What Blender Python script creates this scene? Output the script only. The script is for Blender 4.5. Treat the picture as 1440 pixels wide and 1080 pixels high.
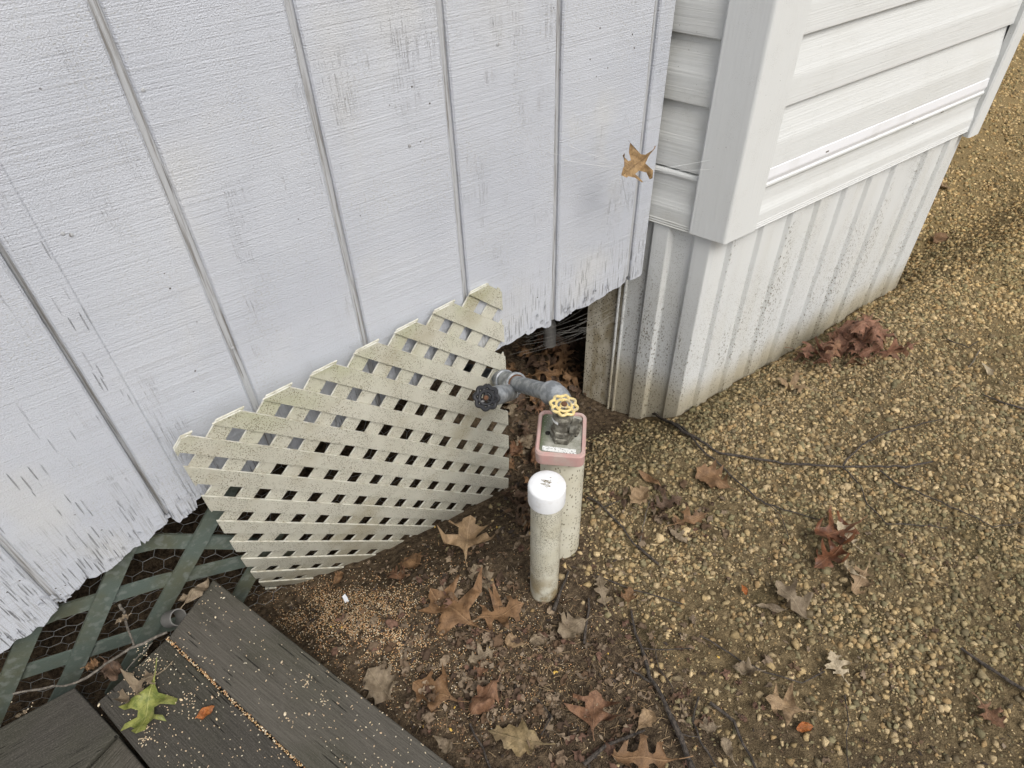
import bpy, bmesh, math, random
import numpy as np
from mathutils import Vector, Matrix, geometry
random.seed(7)
RNG = np.random.default_rng(11)
for o in list(bpy.data.objects):
    bpy.data.objects.remove(o)
SC = bpy.context.scene
COL = SC.collection

# ------------------------------------------------------------------ camera
CAM = np.array([-0.04834254, -1.02415623, 1.3409])
FOC = 954.937
YAW, PITCH, ROLL = math.radians(33.19454501), math.radians(43.16975728), math.radians(-2.05514275)

def cam_axes():
    cy, sy, cp, sp = math.cos(YAW), math.sin(YAW), math.cos(PITCH), math.sin(PITCH)
    f = np.array([sy*cp, cy*cp, -sp]); r = np.array([cy, -sy, 0.0]); u = np.cross(r, f)
    cr, sr = math.cos(ROLL), math.sin(ROLL)
    return cr*r+sr*u, -sr*r+cr*u, f
AX_R, AX_U, AX_F = cam_axes()
cam = bpy.data.cameras.new('camera')
cam.sensor_width = 36.0
cam.lens = FOC*36.0/1440.0
cam.clip_start = 0.02
cam.clip_end = 500
camo = bpy.data.objects.new('camera', cam)
COL.objects.link(camo)
m = Matrix.Identity(4)
for i in range(3):
    m[i][0], m[i][1], m[i][2], m[i][3] = AX_R[i], AX_U[i], -AX_F[i], CAM[i]
camo.matrix_world = m
SC.camera = camo

# ------------------------------------------------------------------ light
SUN_EL, SUN_AZ = math.radians(52), math.radians(182)      # overcast sky, brighter towards the open yard
world = bpy.data.worlds.new('World')
SC.world = world
world.use_nodes = True
wn = world.node_tree
sky = wn.nodes.new('ShaderNodeTexSky')
sky.sky_type = 'NISHITA'
sky.sun_disc = False
sky.sun_elevation = SUN_EL
sky.sun_rotation = SUN_AZ
sky.dust_density = 4.0
sky.air_density = 1.0
hsv = wn.nodes.new('ShaderNodeHueSaturation')
hsv.inputs['Saturation'].default_value = 0.34
wn.links.new(sky.outputs[0], hsv.inputs['Color'])
bg = wn.nodes['Background']
bg.inputs['Strength'].default_value = 0.11
wn.links.new(hsv.outputs[0], bg.inputs['Color'])
sl = bpy.data.lights.new('sun', 'SUN')
sl.energy = 1.5
sl.angle = math.radians(30)
sl.color = (1.0, 0.965, 0.9)
so = bpy.data.objects.new('sun', sl)
COL.objects.link(so)
sd = Vector((math.sin(SUN_AZ)*math.cos(SUN_EL), math.cos(SUN_AZ)*math.cos(SUN_EL), math.sin(SUN_EL)))
so.rotation_euler = (-sd).to_track_quat('-Z', 'Y').to_euler()
so.location = (0, -3, 5)
SC.view_settings.view_transform = 'Standard'
SC.view_settings.look = 'None'
SC.view_settings.exposure = 0.46
SC.view_settings.gamma = 1.0
SC.view_settings.use_curve_mapping = False

# ------------------------------------------------------------------ measuring helpers
def ray(x, y):
    return (x-720)/FOC*AX_R - (y-540)/FOC*AX_U + AX_F
def on_y(x, y, Y=0.0):
    d = ray(x, y); return CAM + (Y-CAM[1])/d[1]*d
def on_x(x, y, X):
    d = ray(x, y); return CAM + (X-CAM[0])/d[0]*d
def on_z(x, y, Z):
    d = ray(x, y); return CAM + (Z-CAM[2])/d[2]*d
def to_px(P):
    c = np.atleast_2d(P)-CAM
    z = c@AX_F
    z = np.where(np.abs(z) < 1e-6, 1e-6, z)
    return np.c_[720+FOC*(c@AX_R)/z, 540-FOC*(c@AX_U)/z, z]

def sstep(a, b, x):
    t = np.clip((x-a)/(b-a), 0, 1); return t*t*(3-2*t)
_lat = RNG.random((64, 64))
def vnoise(x, y, sc):
    x = np.asarray(x, float)*sc+1000.3; y = np.asarray(y, float)*sc+1000.7
    xi, yi = np.floor(x).astype(int), np.floor(y).astype(int)
    fx, fy = x-xi, y-yi
    fx = fx*fx*(3-2*fx); fy = fy*fy*(3-2*fy)
    a = _lat[xi % 64, yi % 64]; b = _lat[(xi+1) % 64, yi % 64]
    c = _lat[xi % 64, (yi+1) % 64]; d = _lat[(xi+1) % 64, (yi+1) % 64]
    return (a*(1-fx)+b*fx)*(1-fy)+(c*(1-fx)+d*fx)*fy-0.5
def gz(x, y):
    """height of the ground: level yard, dug out towards and under the painted wall"""
    x = np.asarray(x, float); y = np.asarray(y, float)
    dip = -0.205*sstep(-0.32, 0.06, y)+0.2*sstep(0.12, 1.4, y)
    n = 0.022*vnoise(x, y, 2.3)+0.012*vnoise(x, y, 6)+0.007*vnoise(x, y, 17)+0.004*vnoise(x, y, 45)
    return dip+n*sstep(6.0, 3.0, np.abs(x))
def on_g(px, py):
    d = ray(px, py); P = on_z(px, py, 0.05)
    for _ in range(40):
        P = P + d/np.linalg.norm(d)*max(min((P[2]-float(gz(P[0], P[1])))*0.9, 0.05), -0.05)
    return P

# ------------------------------------------------------------------ object helpers
def tag(o, label=None, cat=None, group=None, kind=None):
    if label: o['label'] = label
    if cat: o['category'] = cat
    if group: o['group'] = group
    if kind: o['kind'] = kind
    return o
def empty(name, loc, label, cat, group=None):
    o = bpy.data.objects.new(name, None)
    o.empty_display_size = 0.05
    o.location = loc
    COL.objects.link(o)
    return tag(o, label, cat, group)
def origin(o):
    v = Vector((0, 0, 0))
    while o is not None:
        v += o.location; o = o.parent
    return v
def link(name, me, parent=None, loc=None):
    o = bpy.data.objects.new(name, me)
    COL.objects.link(o)
    if parent is not None: o.parent = parent
    if loc is not None: o.location = loc
    return o
def mesh(name, V, F, mat, parent=None, smooth=False, loc=None, uv=None, mi=None, col=None):
    """V in world coordinates; the object's own origin is loc (top level) or its parent's"""
    V = np.asarray(V, float).reshape(-1, 3)
    base = np.array(origin(parent)) if parent is not None else (np.array(loc) if loc is not None else V.mean(0))
    me = bpy.data.meshes.new(name)
    me.from_pydata((V-base).tolist(), [], [list(map(int, f)) for f in F])
    mats = mat if isinstance(mat, (list, tuple)) else [mat]
    for q in mats: me.materials.append(q)
    if mi is not None: me.polygons.foreach_set('material_index', mi)
    if smooth: me.polygons.foreach_set('use_smooth', [True]*len(me.polygons))
    if uv is not None:
        ul = me.uv_layers.new(name='UVMap')
        li = np.zeros(len(me.loops), int); me.loops.foreach_get('vertex_index', li)
        ul.data.foreach_set('uv', np.asarray(uv, float)[li].ravel())
    if col is not None:
        at = me.color_attributes.new('tint', 'FLOAT_COLOR', 'POINT')
        at.data.foreach_set('color', np.c_[col, np.ones(len(col))].ravel())
    me.update()
    return link(name, me, parent, None if parent is not None else Vector(base))
def bulk(name, V, T, mat, col, loc=(0, 0, 0), parent=None, smooth=False):
    """large triangle soup with a colour per vertex"""
    V = np.ascontiguousarray(V, np.float32) - np.array(loc, np.float32); T = np.ascontiguousarray(T, np.int32)
    me = bpy.data.meshes.new(name)
    me.vertices.add(len(V)); me.vertices.foreach_set('co', V.ravel())
    me.loops.add(T.size); me.loops.foreach_set('vertex_index', T.ravel())
    me.polygons.add(len(T)); me.polygons.foreach_set('loop_start', np.arange(0, T.size, 3, dtype=np.int32))
    me.materials.append(mat)
    at = me.color_attributes.new('tint', 'FLOAT_COLOR', 'POINT')
    at.data.foreach_set('color', np.c_[col, np.ones(len(col))].astype(np.float32).ravel())
    if smooth: me.polygons.foreach_set('use_smooth', np.ones(len(T), bool))
    me.update(calc_edges=True); me.validate()
    o = link(name, me, parent, Vector(loc) if parent is None else None)
    return o

class MB:
    def __init__(s): s.v = []; s.f = []
    def add(s, V, F):
        n = len(s.v); s.v += [tuple(map(float, p)) for p in V]; s.f += [tuple(i+n for i in f) for f in F]; return s
    def tube(s, P, R, n=8, cap=True):
        P = [Vector(p) for p in P]
        if not hasattr(R, '__len__'): R = [R]*len(P)
        V = []; F = []; up = None
        for i, p in enumerate(P):
            t = (P[min(i+1, len(P)-1)]-P[max(i-1, 0)])
            if t.length < 1e-9: t = Vector((0, 0, 1))
            t.normalize()
            if up is None:
                up = t.orthogonal().normalized()
            up = (up-t*up.dot(t))
            if up.length < 1e-6: up = t.orthogonal()
            up.normalize(); sd_ = t.cross(up)
            for k in range(n):
                a = 2*math.pi*k/n
                V.append(p+up*(R[i]*math.cos(a))+sd_*(R[i]*math.sin(a)))
        for i in range(len(P)-1):
            for k in range(n):
                F.append((i*n+k, i*n+(k+1) % n, (i+1)*n+(k+1) % n, (i+1)*n+k))
        if cap:
            F.append(tuple(range(n-1, -1, -1))); F.append(tuple((len(P)-1)*n+k for k in range(n)))
        return s.add(V, F)
    def lathe(s, prof, org, axis=(0, 0, 1), n=24, ref=None):
        """prof = [(radius, height)...] turned about axis"""
        ax = Vector(axis).normalized(); u = ax.orthogonal().normalized() if ref is None else (Vector(ref)-ax*Vector(ref).dot(ax)).normalized()
        w = ax.cross(u); org = Vector(org); V = []; F = []
        for r, h in prof:
            for k in range(n):
                a = 2*math.pi*k/n
                V.append(org+ax*h+u*(r*math.cos(a))+w*(r*math.sin(a)))
        for i in range(len(prof)-1):
            for k in range(n):
                F.append((i*n+k, i*n+(k+1) % n, (i+1)*n+(k+1) % n, (i+1)*n+k))
        F.append(tuple(range(n-1, -1, -1))); F.append(tuple((len(prof)-1)*n+k for k in range(n)))
        return s.add(V, F)
    def box(s, lo, hi, bev=0.0):
        bm = bmesh.new(); bmesh.ops.create_cube(bm, size=1)
        lo = Vector(lo); hi = Vector(hi)
        for v in bm.verts:
            v.co = Vector(((lo.x+hi.x)/2+v.co.x*(hi.x-lo.x), (lo.y+hi.y)/2+v.co.y*(hi.y-lo.y), (lo.z+hi.z)/2+v.co.z*(hi.z-lo.z)))
        if bev: bmesh.ops.bevel(bm, geom=bm.edges[:], offset=bev, segments=2, affect='EDGES', profile=0.5)
        bm.verts.index_update()
        s.add([v.co for v in bm.verts], [[v.index for v in f.verts] for f in bm.faces]); bm.free(); return s
    def prism(s, poly, z0, z1, bev=0.0):
        bm = bmesh.new(); vs = [bm.verts.new((p[0], p[1], z1)) for p in poly]
        f = bm.faces.new(vs); bm.normal_update()
        if f.normal.z < 0: f.normal_flip()
        r = bmesh.ops.extrude_face_region(bm, geom=[f])
        for g in r['geom']:
            if isinstance(g, bmesh.types.BMVert): g.co.z = z0
        bmesh.ops.recalc_face_normals(bm, faces=bm.faces[:])
        if bev: bmesh.ops.bevel(bm, geom=[e for e in bm.edges if min(v.co.z for v in e.verts) > z0+1e-6], offset=bev, segments=3, affect='EDGES', profile=0.6)
        bm.verts.index_update()
        s.add([v.co for v in bm.verts], [[v.index for v in f.verts] for f in bm.faces]); bm.free(); return s
    def obj(s, name, mat, parent=None, smooth=False, loc=None):
        o = mesh(name, s.v, s.f, mat, parent, smooth, loc)
        if smooth:
            me = o.data
            try: me.set_sharp_from_angle(angle=math.radians(38))
            except Exception: pass
        return o

# ------------------------------------------------------------------ materials
class NT:
    """small node-graph writer"""
    def __init__(s, name, rough=0.7, metallic=0.0, spec=0.35):
        s.m = bpy.data.materials.new(name); s.m.use_nodes = True
        s.t = s.m.node_tree; s.b = s.t.nodes['Principled BSDF']
        s.b.inputs['Roughness'].default_value = rough; s.b.inputs['Metallic'].default_value = metallic
        s.b.inputs['Specular IOR Level'].default_value = spec
        s._co = s.t.nodes.new('ShaderNodeTexCoord')
        s.obj = s._co.outputs['Object']; s.uv = s._co.outputs['UV']
    def n(s, t, **k):
        q = s.t.nodes.new(t)
        for a, b in k.items(): setattr(q, a, b)
        return q
    def L(s, a, b): s.t.links.new(a, b)
    def mapv(s, scale, co=None, rot=(0, 0, 0), loc=(0, 0, 0)):
        q = s.n('ShaderNodeMapping'); q.inputs['Scale'].default_value = scale; q.inputs['Rotation'].default_value = rot; q.inputs['Location'].default_value = loc
        s.L(co or s.obj, q.inputs['Vector']); return q.outputs[0]
    def noise(s, scale, co=None, detail=3.0, rough=0.55, dist=0.0):
        q = s.n('ShaderNodeTexNoise')
        if hasattr(scale, '__len__'):
            co = s.mapv(scale, co); sc = 1.0
        else: sc = scale
        q.inputs['Scale'].default_value = sc; q.inputs['Detail'].default_value = detail; q.inputs['Roughness'].default_value = rough; q.inputs['Distortion'].default_value = dist
        s.L(co or s.obj, q.inputs['Vector']); return q.outputs['Fac']
    def vor(s, scale, co=None, feat='F1', rnd=1.0):
        q = s.n('ShaderNodeTexVoronoi', feature=feat)
        if hasattr(scale, '__len__'):
            co = s.mapv(scale, co); sc = 1.0
        else: sc = scale
        q.inputs['Scale'].default_value = sc; q.inputs['Randomness'].default_value = rnd
        s.L(co or s.obj, q.inputs['Vector']); return q.outputs['Distance']
    def ramp(s, fac, a, b, va=0.0, vb=1.0):
        q = s.n('ShaderNodeMapRange', interpolation_type='SMOOTHSTEP')
        q.inputs['From Min'].default_value = a; q.inputs['From Max'].default_value = b; q.inputs['To Min'].default_value = va; q.inputs['To Max'].default_value = vb
        s.L(fac, q.inputs['Value']); return q.outputs[0]
    def math(s, op, a, b=None):
        q = s.n('ShaderNodeMath', operation=op)
        for i, v in enumerate((a, b)):
            if v is None: continue
            if isinstance(v, (int, float)): q.inputs[i].default_value = v
            else: s.L(v, q.inputs[i])
        return q.outputs[0]
    def mix(s, fac, a, b, mode='MIX'):
        q = s.n('ShaderNodeMix', data_type='RGBA', blend_type=mode)
        for inp, v in ((q.inputs[0], fac), (q.inputs[6], a), (q.inputs[7], b)):
            if isinstance(v, (int, float)): inp.default_value = v
            elif isinstance(v, (tuple, list)): inp.default_value = (v[0], v[1], v[2], 1.0)
            else: s.L(v, inp)
        return q.outputs[2]
    def axis(s, i, co=None):
        q = s.n('ShaderNodeSeparateXYZ'); s.L(co or s.obj, q.inputs[0]); return q.outputs[i]
    def attr(s, name='tint'):
        q = s.n('ShaderNodeAttribute', attribute_name=name); return q.outputs['Color']
    def rnd(s):
        return s.n('ShaderNodeObjectInfo').outputs['Random']
    def color(s, c):
        if isinstance(c, (tuple, list)): s.b.inputs['Base Color'].default_value = (*c, 1)
        else: s.L(c, s.b.inputs['Base Color'])
        return s
    def rough(s, r): s.L(r, s.b.inputs['Roughness']); return s
    def bump(s, h, dist=0.002, strength=1.0):
        q = s.n('ShaderNodeBump'); q.inputs['Distance'].default_value = dist; q.inputs['Strength'].default_value = strength
        prev = s.b.inputs['Normal'].links
        if prev: s.L(prev[0].from_socket, q.inputs['Normal'])
        s.L(h, q.inputs['Height']); s.L(q.outputs[0], s.b.inputs['Normal']); return s

def m_painted(name, check):
    """old white paint on rough-sawn plywood; check = how far the paint is checked along the grain"""
    q = NT(name, 0.55, spec=0.3)
    saw = q.noise((2.0, 1, 420), detail=4); saw2 = q.noise((7, 1, 95), detail=2, dist=0.3)
    rg = q.math('ABSOLUTE', q.math('SUBTRACT', q.noise((0.9, 1, 24), detail=2), 0.5))
    ridge = q.math('MULTIPLY', q.ramp(rg, 0.016, 0.004), q.ramp(q.noise((3.0, 1, 30), detail=2), 0.42, 0.6))
    stip = q.noise(420, detail=2)
    ver = q.noise((620, 1, 14), detail=3)
    patch = q.noise((5, 1, 3.2), detail=3)
    sl1 = q.ramp(q.vor((150, 1, 9)), 0.19, 0.12); sl2 = q.ramp(q.vor((100, 1, 5)), 0.14, 0.09); slits = q.math('MAXIMUM', sl1, sl2)
    ck = q.math('ABSOLUTE', q.math('SUBTRACT', q.noise((220 if check < .5 else 210, 1, 9 if check < .5 else 6), detail=2, dist=0.08), 0.5))
    brk = q.ramp(q.noise((24, 1, 7), detail=3), 0.44, 0.54)
    crack = q.math('MULTIPLY', q.math('MULTIPLY', slits if True else q.ramp(ck, 0.026 if check < .5 else 0.024, 0.008), brk), q.ramp(patch, 0.64-0.22*check, 0.80-0.22*check))
    low = q.ramp(q.math('ADD', q.axis(2), q.math('MULTIPLY', q.axis(0), -0.09)), 0.24, 0.0)        # paint is poorest along the bottom edge
    ck2 = q.math('MULTIPLY', q.math('MAXIMUM', q.math('MULTIPLY', q.ramp(q.vor((250, 1, 13)), 0.30, 0.18), q.ramp(q.noise((14, 1, 7), detail=3), 0.42, 0.52)), q.math('MULTIPLY', sl1, 0.8)) if True else q.math('MULTIPLY', q.ramp(q.math('ABSOLUTE', q.math('SUBTRACT', q.noise((240, 1, 9), detail=2, dist=0.1), 0.5)), 0.035, 0.012), q.ramp(q.noise((45, 1, 20)), 0.42, 0.55)), low)
    fine = q.math('MULTIPLY', q.math('MULTIPLY', q.ramp(ver, 0.53, 0.66), q.ramp(q.noise((9, 1, 3.6), detail=6, rough=.65), 0.50, 0.66)), q.ramp(saw2, 0.3, 0.5))
    dirt = q.math('MULTIPLY', q.ramp(q.noise((240, 1, 330), detail=4), 0.53, 0.66), q.ramp(q.noise((8, 1, 5), detail=4), 0.46, 0.62))
    big = q.noise(3.5, detail=3)
    c = q.mix(q.ramp(big, 0.3, 0.7), (0.485, 0.508, 0.56), (0.54, 0.562, 0.608))
    c = q.mix(q.math('MULTIPLY', q.ramp(patch, 0.52, 0.75), 0.35), c, (0.60, 0.585, 0.53))
    c = q.mix(q.math('MULTIPLY', q.ramp(saw, 0.50, 0.66), 0.22), c, (0.36, 0.36, 0.37))
    c = q.mix(q.math('MULTIPLY', q.ramp(q.noise((260, 1, 420), detail=3), 0.54, 0.68), 0.3), c, (0.36, 0.36, 0.36))
    c = q.mix(q.math('MULTIPLY', fine, 0.5), c, (0.38, 0.37, 0.35))
    c = q.mix(q.math('MULTIPLY', q.math('MULTIPLY', q.ramp(q.noise((420, 1, 12), detail=3), 0.52, 0.62), low), 0.55), c, (0.27, 0.265, 0.25))
    c = q.mix(q.math('MULTIPLY', dirt, 0.5), c, (0.36, 0.35, 0.31))
    c = q.mix(q.math('MULTIPLY', q.math('MAXIMUM', q.math('MULTIPLY', crack, 0.55 if check < .5 else 0.7), ck2), 0.72), c, (0.14, 0.135, 0.13))
    sp = q.math('MULTIPLY', q.ramp(q.vor(38), 0.075, 0.05), q.ramp(q.noise(4.0), 0.5, 0.6))
    c = q.mix(sp, c, (0.10, 0.09, 0.08))
    q.color(c)
    q.bump(q.math('ADD', q.math('ADD', q.math('MULTIPLY', saw, 0.8), q.math('MULTIPLY', saw2, 0.3)), q.math('ADD', q.math('MULTIPLY', ridge, 0.10), q.math('MULTIPLY', stip, 1.0))), 0.0014)
    q.bump(q.math('SUBTRACT', 1.0, q.math('MAXIMUM', q.math('MAXIMUM', crack, ck2), q.math('MULTIPLY', fine, 0.4))), 0.0018)
    return q.m
M_PAINT = m_painted('painted plywood', 0.25)
M_PAINT_L = m_painted('checked painted plywood', 1.0)
q = NT('weathered wood edge', 0.9); q.color(q.mix(q.noise((200, 60, 40)), (0.06, 0.05, 0.04), (0.26, 0.23, 0.2))); q.bump(q.noise((300, 60, 60)), 0.003); M_WOODEDGE = q.m
q = NT('groove paint', 0.6)
c = q.mix(q.ramp(q.noise((300, 300, 9), detail=4), 0.45, 0.68), (0.44, 0.45, 0.465), (0.22, 0.21, 0.20))
c = q.mix(q.math('MULTIPLY', q.ramp(q.noise((260, 260, 6), detail=3), 0.62, 0.7), 0.8), c, (0.12, 0.115, 0.11)); q.color(c)
q.bump(q.noise((400, 400, 10)), 0.0015); M_GROOVE = q.m

def m_vinyl(name, vertical, base=(0.675, 0.69, 0.685), dirt=0.12, sc=1.0):
    q = NT(name, 0.42, spec=0.4)
    s = (300, 300, 5) if vertical else (4, 4, 260)
    g = q.noise(s, detail=3, dist=0.25); st = q.noise(s if not vertical else (150, 150, 9), detail=2)
    big = q.noise(6.0, detail=4)
    c = q.mix(q.math('MULTIPLY', q.ramp(big, 0.42, 0.72), dirt), base, (0.47, 0.46, 0.40))
    c = q.mix(q.math('MULTIPLY', q.ramp(g, 0.52, 0.68), 0.05*sc), c, (0.40, 0.40, 0.38))
    sp = q.math('MULTIPLY', q.ramp(q.vor(75), 0.085, 0.06), q.ramp(q.noise(5.0), 0.5, 0.62))
    c = q.mix(q.math('MULTIPLY', sp, 0.8), c, (0.12, 0.11, 0.10))
    sp2 = q.math('MULTIPLY', q.ramp(q.vor((520, 520, 380)), 0.28, 0.2), q.ramp(q.noise(24), 0.52, 0.64))
    c = q.mix(q.math('MULTIPLY', sp2, 0.35), c, (0.2, 0.19, 0.16))
    q.color(c); q.bump(q.math('ADD', g, q.math('MULTIPLY', st, 0.4)), 0.0007)
    return q.m
M_VINYL = m_vinyl('white vinyl lap', False)
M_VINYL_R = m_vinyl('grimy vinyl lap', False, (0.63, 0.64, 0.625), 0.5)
M_POST = m_vinyl('white vinyl post', True, (0.665, 0.68, 0.675), 0.06)
q = NT('gloss white trim', 0.25, spec=0.5); q.color(q.mix(q.math('MULTIPLY', q.ramp(q.noise(14), .5, .7), .2), (0.76, 0.77, 0.80), (0.5, 0.49, 0.45))); M_GLOSS = q.m
# ribbed skirting with rain-splashed mud
q = NT('white skirting', 0.4, spec=0.4)
z = q.axis(2)
splash = q.ramp(z, 0.62, 0.0); base = (0.645, 0.66, 0.655)
c = q.mix(q.math('MULTIPLY', q.ramp(q.noise((9, 9, 3), detail=4), 0.4, 0.72), 0.3), base, (0.60, 0.59, 0.53))
c = q.mix(q.math('MULTIPLY', q.ramp(z, 0.07, -0.06), 0.75), c, (0.42, 0.36, 0.23))
sp = q.ramp(q.vor((150, 150, 95)), 0.34, 0.24)
xx = q.math('SUBTRACT', q.axis(0), q.math('MULTIPLY', q.axis(1), 3.1))
st_ = q.ramp(q.math('ABSOLUTE', q.math('SUBTRACT', q.math('FRACT', q.math('ADD', q.math('MULTIPLY', xx, 1/0.108), 0.2)), 0.5)), 0.22, 0.05)
sp = q.math('MULTIPLY', sp, q.ramp(q.math('ADD', q.math('ADD', q.noise((13, 13, 2.0), detail=3), q.math('MULTIPLY', st_, 0.10)), q.math('MULTIPLY', splash, 0.20)), 0.62, 0.78))
sp2 = q.math('MULTIPLY', q.ramp(q.vor((330, 330, 240)), 0.30, 0.2), q.ramp(q.math('ADD', q.noise((9, 9, 4), detail=3), q.math('MULTIPLY', splash, 0.24)), 0.46, 0.68))
c = q.mix(q.math('MULTIPLY', sp, 0.72), c, (0.15, 0.125, 0.08))
c = q.mix(q.math('MULTIPLY', sp2, 0.7), c, (0.18, 0.15, 0.10))
q.color(c); q.bump(q.math('ADD', sp, sp2), 0.0008); M_SKIRT = q.m
q = NT('muddy skirting', 0.6)
c = q.mix(q.ramp(q.noise((40, 40, 14), detail=5), 0.35, 0.65), (0.60, 0.555, 0.45), (0.36, 0.305, 0.205))
c = q.mix(q.ramp(q.vor((160, 160, 110)), 0.3, 0.2), c, (0.07, 0.055, 0.035)); q.color(c); M_SKIRTMUD = q.m
# cream plastic lattice with speckled grime
q = NT('cream plastic lattice', 0.5, spec=0.3)
c = q.mix(q.ramp(q.noise(5, detail=2), 0.3, 0.7), (0.60, 0.585, 0.50), (0.54, 0.525, 0.44))
c = q.mix(q.math('MULTIPLY', q.ramp(q.axis(2), 0.25, 0.46), q.ramp(q.noise(9), 0.35, 0.7)), c, (0.45, 0.46, 0.30))
s1 = q.math('MULTIPLY', q.ramp(q.vor(300), 0.40, 0.24), q.ramp(q.noise(26, detail=4), 0.37, 0.55))
s2 = q.ramp(q.noise(900, detail=1), 0.55, 0.68)
c = q.mix(q.math('MULTIPLY', s2, 0.42), c, (0.30, 0.26, 0.165))
c = q.mix(q.math('MULTIPLY', s1, 0.78), c, (0.145, 0.12, 0.065))
c = q.mix(q.math('MULTIPLY', q.ramp(q.noise(7, detail=4), 0.52, 0.72), 0.45), c, (0.33, 0.28, 0.17))
q.color(c); q.bump(q.math('ADD', s1, s2), 0.0005); M_CREAM = q.m
q = NT('lattice cut edge', 0.5); q.color(q.mix(q.ramp(q.noise(60), .4, .7), (0.66, 0.65, 0.57), (0.42, 0.39, 0.3))); M_CREAMEDGE = q.m
# green painted lattice
q = NT('green painted lattice', 0.45, spec=0.4)
c = q.mix(q.ramp(q.noise((7, 7, 7), detail=4), 0.4, 0.66), (0.10, 0.125, 0.108), (0.11, 0.115, 0.078))
c = q.mix(q.math('MULTIPLY', q.ramp(q.noise(60, detail=4), 0.5, 0.68), 0.6), c, (0.20, 0.22, 0.20)); q.color(c)
q.bump(q.noise((260, 40, 260)), 0.0008); M_GREEN = q.m
q = NT('galvanised wire', 0.5, 0.7); q.color((0.36, 0.36, 0.35)); M_WIRE = q.m
# deck
def m_deck(name, a, b, worn):
    q = NT(name, 0.85, spec=0.12)
    g = q.noise((14, 420, 120), detail=5, rough=0.7); g2 = q.noise((3, 45, 20), detail=4, dist=0.8)
    c = q.mix(q.ramp(g, 0.33, 0.68), a, b)
    c = q.mix(q.math('MULTIPLY', q.ramp(g2, 0.5, 0.7), 0.5), c, tuple(x*0.55 for x in a))
    alg = q.math('MULTIPLY', q.ramp(q.noise(4.5, detail=4), 0.42, 0.66), 0.4)
    c = q.mix(alg, c, (0.052, 0.053, 0.034))
    pale = q.math('MULTIPLY', q.ramp(q.noise((6, 120, 60), detail=4), 0.66-worn, 0.76-worn*.5), q.ramp(q.noise(8), 0.48, 0.6))
    c = q.mix(q.math('MULTIPLY', pale, 0.55), c, (0.15, 0.135, 0.115))
    chk = q.math('MULTIPLY', q.ramp(q.vor((7, 170, 40)), 0.22, 0.13), q.ramp(q.noise(9, detail=3), 0.46, 0.58))
    c = q.mix(q.math('MULTIPLY', chk, 0.75), c, (0.014, 0.013, 0.012))
    fz = q.noise(330, detail=3); c = q.mix(q.math('MULTIPLY', q.ramp(fz, 0.5, 0.68), 0.3), c, (0.15, 0.14, 0.12))
    q.color(c); q.bump(q.math('SUBTRACT', q.math('ADD', q.math('ADD', g, q.math('MULTIPLY', fz, 0.5)), q.math('MULTIPLY', g2, 0.7)), chk), 0.0022); return q.m
M_DECK = m_deck('dark deck wood', (0.070, 0.064, 0.054), (0.120, 0.110, 0.093), 0.0)
M_DECK_B = m_deck('darker deck wood', (0.044, 0.0405, 0.035), (0.078, 0.0715, 0.061), 0.03)
M_DECK_W = m_deck('worn deck wood', (0.04, 0.036, 0.03), (0.12, 0.105, 0.088), 0.12)
# plumbing
q = NT('speckled pvc', 0.4, spec=0.4)
z = q.axis(2)
c = q.mix(q.ramp(q.noise(14, detail=3), 0.35, 0.7), (0.60, 0.585, 0.49), (0.50, 0.475, 0.37))
c = q.mix(q.math('MULTIPLY', q.ramp(z, 0.17, 0.0), q.ramp(q.noise(28, detail=4), 0.3, 0.6)), c, (0.29, 0.225, 0.125))
sp = q.math('MULTIPLY', q.ramp(q.vor((420, 420, 300)), 0.40, 0.24), q.ramp(q.noise((25, 25, 16), detail=4), 0.36, 0.52))
sp = q.math('MULTIPLY', sp, 0.85); c = q.mix(sp, c, (0.10, 0.085, 0.05)); q.color(c); q.bump(sp, 0.0006); M_PVC = q.m
q = NT('dashed pvc', 0.4, spec=0.4)
c = q.mix(q.ramp(q.noise(14, detail=3), 0.35, 0.7), (0.62, 0.60, 0.50), (0.52, 0.49, 0.38))
sp = q.math('MULTIPLY', q.ramp(q.vor((170, 170, 100)), 0.33, 0.24), q.ramp(q.noise((25, 25, 10), detail=3), 0.36, 0.5)); c = q.mix(q.math('MULTIPLY', sp, .85), c, (0.13, 0.11, 0.07)); q.color(c); M_PVC2 = q.m
q = NT('white pvc cap', 0.35, spec=0.45)
rr = q.vor(1.0)
c = q.mix(q.math('MULTIPLY', q.ramp(q.noise(45, detail=4), 0.52, 0.7), 0.3), (0.76, 0.775, 0.79), (0.5, 0.48, 0.42)); q.color(c); q.bump(q.noise(500), 0.0002); M_CAP = q.m
q = NT('galvanised pipe', 0.5, 0.35)
c = q.mix(q.ramp(q.noise(60, detail=5), 0.4, 0.65), (0.21, 0.225, 0.24), (0.38, 0.40, 0.42))
c = q.mix(q.ramp(q.noise(130, detail=3), 0.62, 0.72), c, (0.42, 0.43, 0.43)); q.color(c); q.bump(q.noise(220, detail=3), 0.0008); M_GALV = q.m
q = NT('dull brass', 0.5, 0.4); q.color(q.mix(q.ramp(q.noise(90, detail=4), 0.4, 0.65), (0.10, 0.093, 0.075), (0.25, 0.24, 0.20))); q.bump(q.noise(180), 0.0008); M_BRASS = q.m
q = NT('thread tape', 0.6); q.color((0.72, 0.73, 0.72)); M_TAPE = q.m
q = NT('rust', 0.9); q.color(q.mix(q.noise(150, detail=4), (0.07, 0.035, 0.02), (0.15, 0.075, 0.04))); M_RUST = q.m
q = NT('yellow enamel', 0.4, spec=0.5); q.color(q.mix(q.ramp(q.noise(110, detail=4), 0.5, 0.66), (0.66, 0.52, 0.22), (0.40, 0.35, 0.25))); M_YELLOW = q.m
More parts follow.
